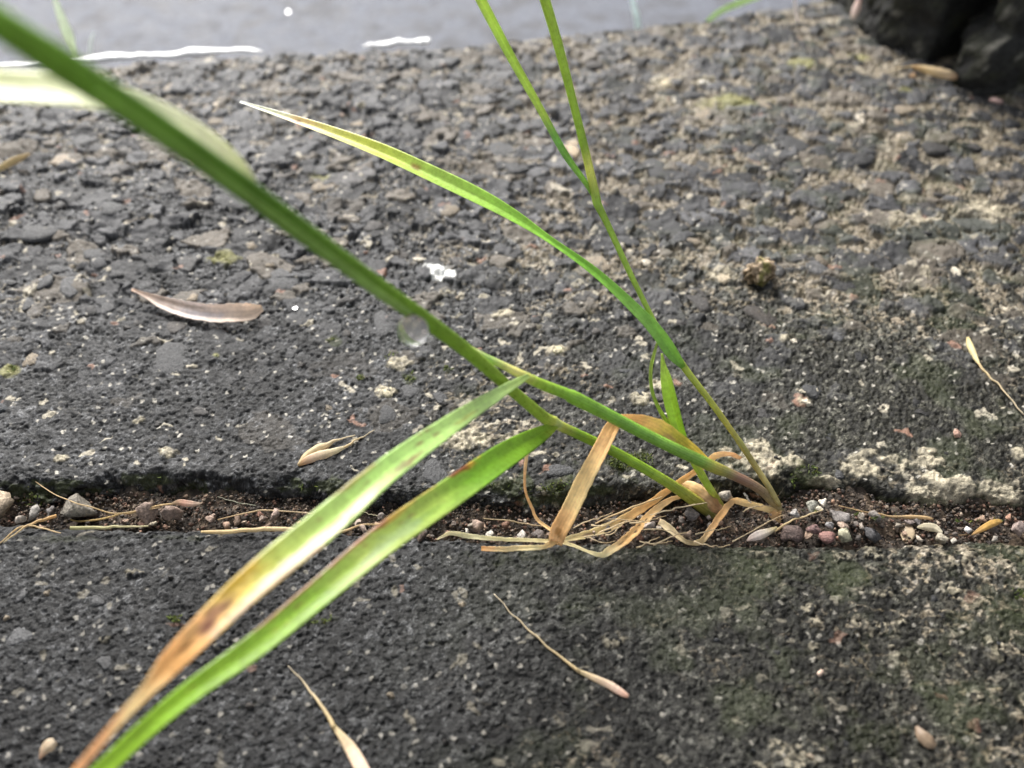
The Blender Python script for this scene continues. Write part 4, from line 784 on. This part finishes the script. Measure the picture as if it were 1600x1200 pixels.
# moss: tiny leaves along the joint
def moss(name, spots, n, label):
    P = []; 
    for _ in range(n):
        cx, cy, rx_, ry_ = spots[rng.integers(len(spots))]
        r, a = math.sqrt(rng.random()), rng.random() * 6.283
        px, py = cx + rx_ * r * math.cos(a), cy + ry_ * r * math.sin(a)
        if fbm(np.array([px / 22.]), np.array([py / 12.]), 3, 77)[0] < -.05: continue
        P.append(on(px, py, 0.0))
    P = np.array(P); n = len(P); d = unit(rng.normal(size=(n, 3)) * .8 + np.array([0, -.3, 1.0])); s = unit(np.cross(d, rng.normal(size=(n, 3))))
    L = rng.uniform(.35, .95, (n, 1)) * MM; W = L * .22; up = np.cross(s, d) * L * .12
    V = np.stack([P, P + d * L * .5 + s * W, P + d * L, P + d * L * .5 - s * W, P + d * L * .5 + up], 1).reshape(-1, 3)
    F = (np.array([(0, 1, 4), (1, 2, 4), (2, 3, 4), (3, 0, 4)])[None] + 5 * np.arange(n)[:, None, None]).reshape(-1, 3)
    c = np.array([.075, .11, .022]) * rng.uniform(.4, 1.3, (n, 1)) + np.array([.05, .03, 0]) * rng.random((n, 1)) ** 3
    o = link_mesh(name, mesh(name, V, F, np.repeat(c, 5, 0), np.zeros((len(V), 2))), M_moss); o['kind'] = 'stuff'; o['label'] = label; o['category'] = 'moss'; return o
moss('moss', [(1300, 782, 110, 16), (1420, 798, 160, 14), (1260, 748, 26, 20), (1500, 806, 110, 10), (60, 775, 120, 14), (225, 755, 40, 12), (300, 780, 60, 10), (880, 775, 60, 22), (985, 722, 36, 14), (500, 768, 60, 10), (760, 770, 60, 16)], 4200, 'dark green moss on the worn face of the kerb')
moss('moss', [(520, 533, 8, 5), (565, 590, 6, 4), (618, 560, 16, 10), (640, 590, 8, 8), (700, 577, 6, 4), (338, 555, 5, 4), (275, 968, 9, 5), (500, 968, 22, 8), (1592, 930, 14, 12), (1185, 400, 14, 8), (18, 576, 12, 6)], 420, 'bright green specks of moss scattered over the stone')

# ------------------------------------------------------------------ white strips for sky reflected in water on the far arris and grass in the gutter
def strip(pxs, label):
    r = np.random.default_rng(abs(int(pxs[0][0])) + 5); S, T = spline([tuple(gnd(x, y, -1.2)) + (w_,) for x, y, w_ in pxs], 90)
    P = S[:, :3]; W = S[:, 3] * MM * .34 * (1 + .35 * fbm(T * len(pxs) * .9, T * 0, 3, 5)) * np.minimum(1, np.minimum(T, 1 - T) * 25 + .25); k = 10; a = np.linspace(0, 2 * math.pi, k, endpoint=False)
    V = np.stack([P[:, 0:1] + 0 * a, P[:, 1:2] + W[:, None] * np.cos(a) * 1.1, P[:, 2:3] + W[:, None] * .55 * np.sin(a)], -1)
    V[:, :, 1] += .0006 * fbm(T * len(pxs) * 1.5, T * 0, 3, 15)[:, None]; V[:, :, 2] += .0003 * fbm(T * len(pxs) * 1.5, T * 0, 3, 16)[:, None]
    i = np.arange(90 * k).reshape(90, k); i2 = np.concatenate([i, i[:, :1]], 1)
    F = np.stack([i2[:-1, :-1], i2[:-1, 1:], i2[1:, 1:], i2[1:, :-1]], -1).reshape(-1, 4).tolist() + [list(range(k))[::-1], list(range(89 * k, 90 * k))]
    return tag(link_mesh('glint_strip', mesh('glint_strip', V.reshape(-1, 3), F), M_glint), label, 'painted reflection', 'white strips of painted sky reflection on the kerb edge')
strip([(-60, 107, 3), (0, 102, 3.2), (70, 98, 3), (118, 97, 4.5), (170, 90, 4.2), (225, 87, 2.6), (270, 86, 4.0), (330, 80, 4.4), (360, 78, 3.6), (412, 79, 1.5)], 'long white sky-reflection strip along the far kerb edge at left')
strip([(566, 71, 1.2), (585, 69, 3.0), (620, 67, 3.6), (655, 65, 3.6), (674, 64, 3.0)], 'short white sky-reflection strip on the far kerb edge at centre')
def gutter(rows, cols, label, seed):
    P = [tuple(at(x, y, d)) + (w_ * d / FPX, t_) for (x, y, d, w_, t_) in rows]
    r = empty('gutter_grass', P[0][:3]); ribbon('leaf_blade', P, cols, M_leaf, r, n=40, thick=.3, fold=.15, seed=seed, km=(1.35, 1.3, 1.5))
    base = np.array(P[0][:3]); tube('stem', [(base[0], base[1] + .002, ZR, .5), tuple((base + np.array([base[0], base[1] + .002, ZR])) / 2) + (.6,), tuple(base) + (.7,)], [(0, (.3, .36, .18)), (1, cols[0][1])], M_stem, r, n=12, k=8)
    return tag(r, label, 'grass', 'grass growing up from the gutter')
gutter([(122, 150, 285, 6, 0), (115, 90, 283, 9, 0), (108, 58, 281, 16, 10), (98, 30, 279, 14, 20), (88, 4, 277, 9, 10), (78, -25, 275, 6, 0)], [(0, (.5, .6, .36)), (.5, (.58, .68, .42)), (1, (.66, .74, .55))], 'pale green grass blade in the gutter at the upper left', 91)
gutter([(146, 140, 290, 4, 0), (141, 92, 288, 6, 0), (142, 65, 287, 5, 0), (147, 50, 286, 2, 0)], [(0, (.5, .55, .45)), (1, (.6, .66, .56))], 'short thin grey green blade right of the pale one', 92)
gutter([(1000, 90, 300, 6, 0), (996, 34, 298, 10, 0), (990, 8, 296, 9, 0), (985, -25, 294, 7, 0)], [(0, (.45, .55, .45)), (1, (.55, .66, .58))], 'straight pale blade above the kerb edge at top centre', 93)
gutter([(1080, 60, 310, 6, 20), (1118, 24, 306, 8, 20), (1150, 8, 303, 10, 20), (1190, -6, 300, 8, 20)], [(0, (.3, .45, .16)), (1, (.36, .55, .16))], 'green blade slanting right at the top edge', 94)
gutter([(1252, 60, 268, 3, 0), (1246, 30, 266, 4, 0), (1238, -20, 264, 4, 0)], [(0, (.6, .58, .48)), (1, (.66, .62, .5))], 'whitish thin stalk near the charcoal block', 95)
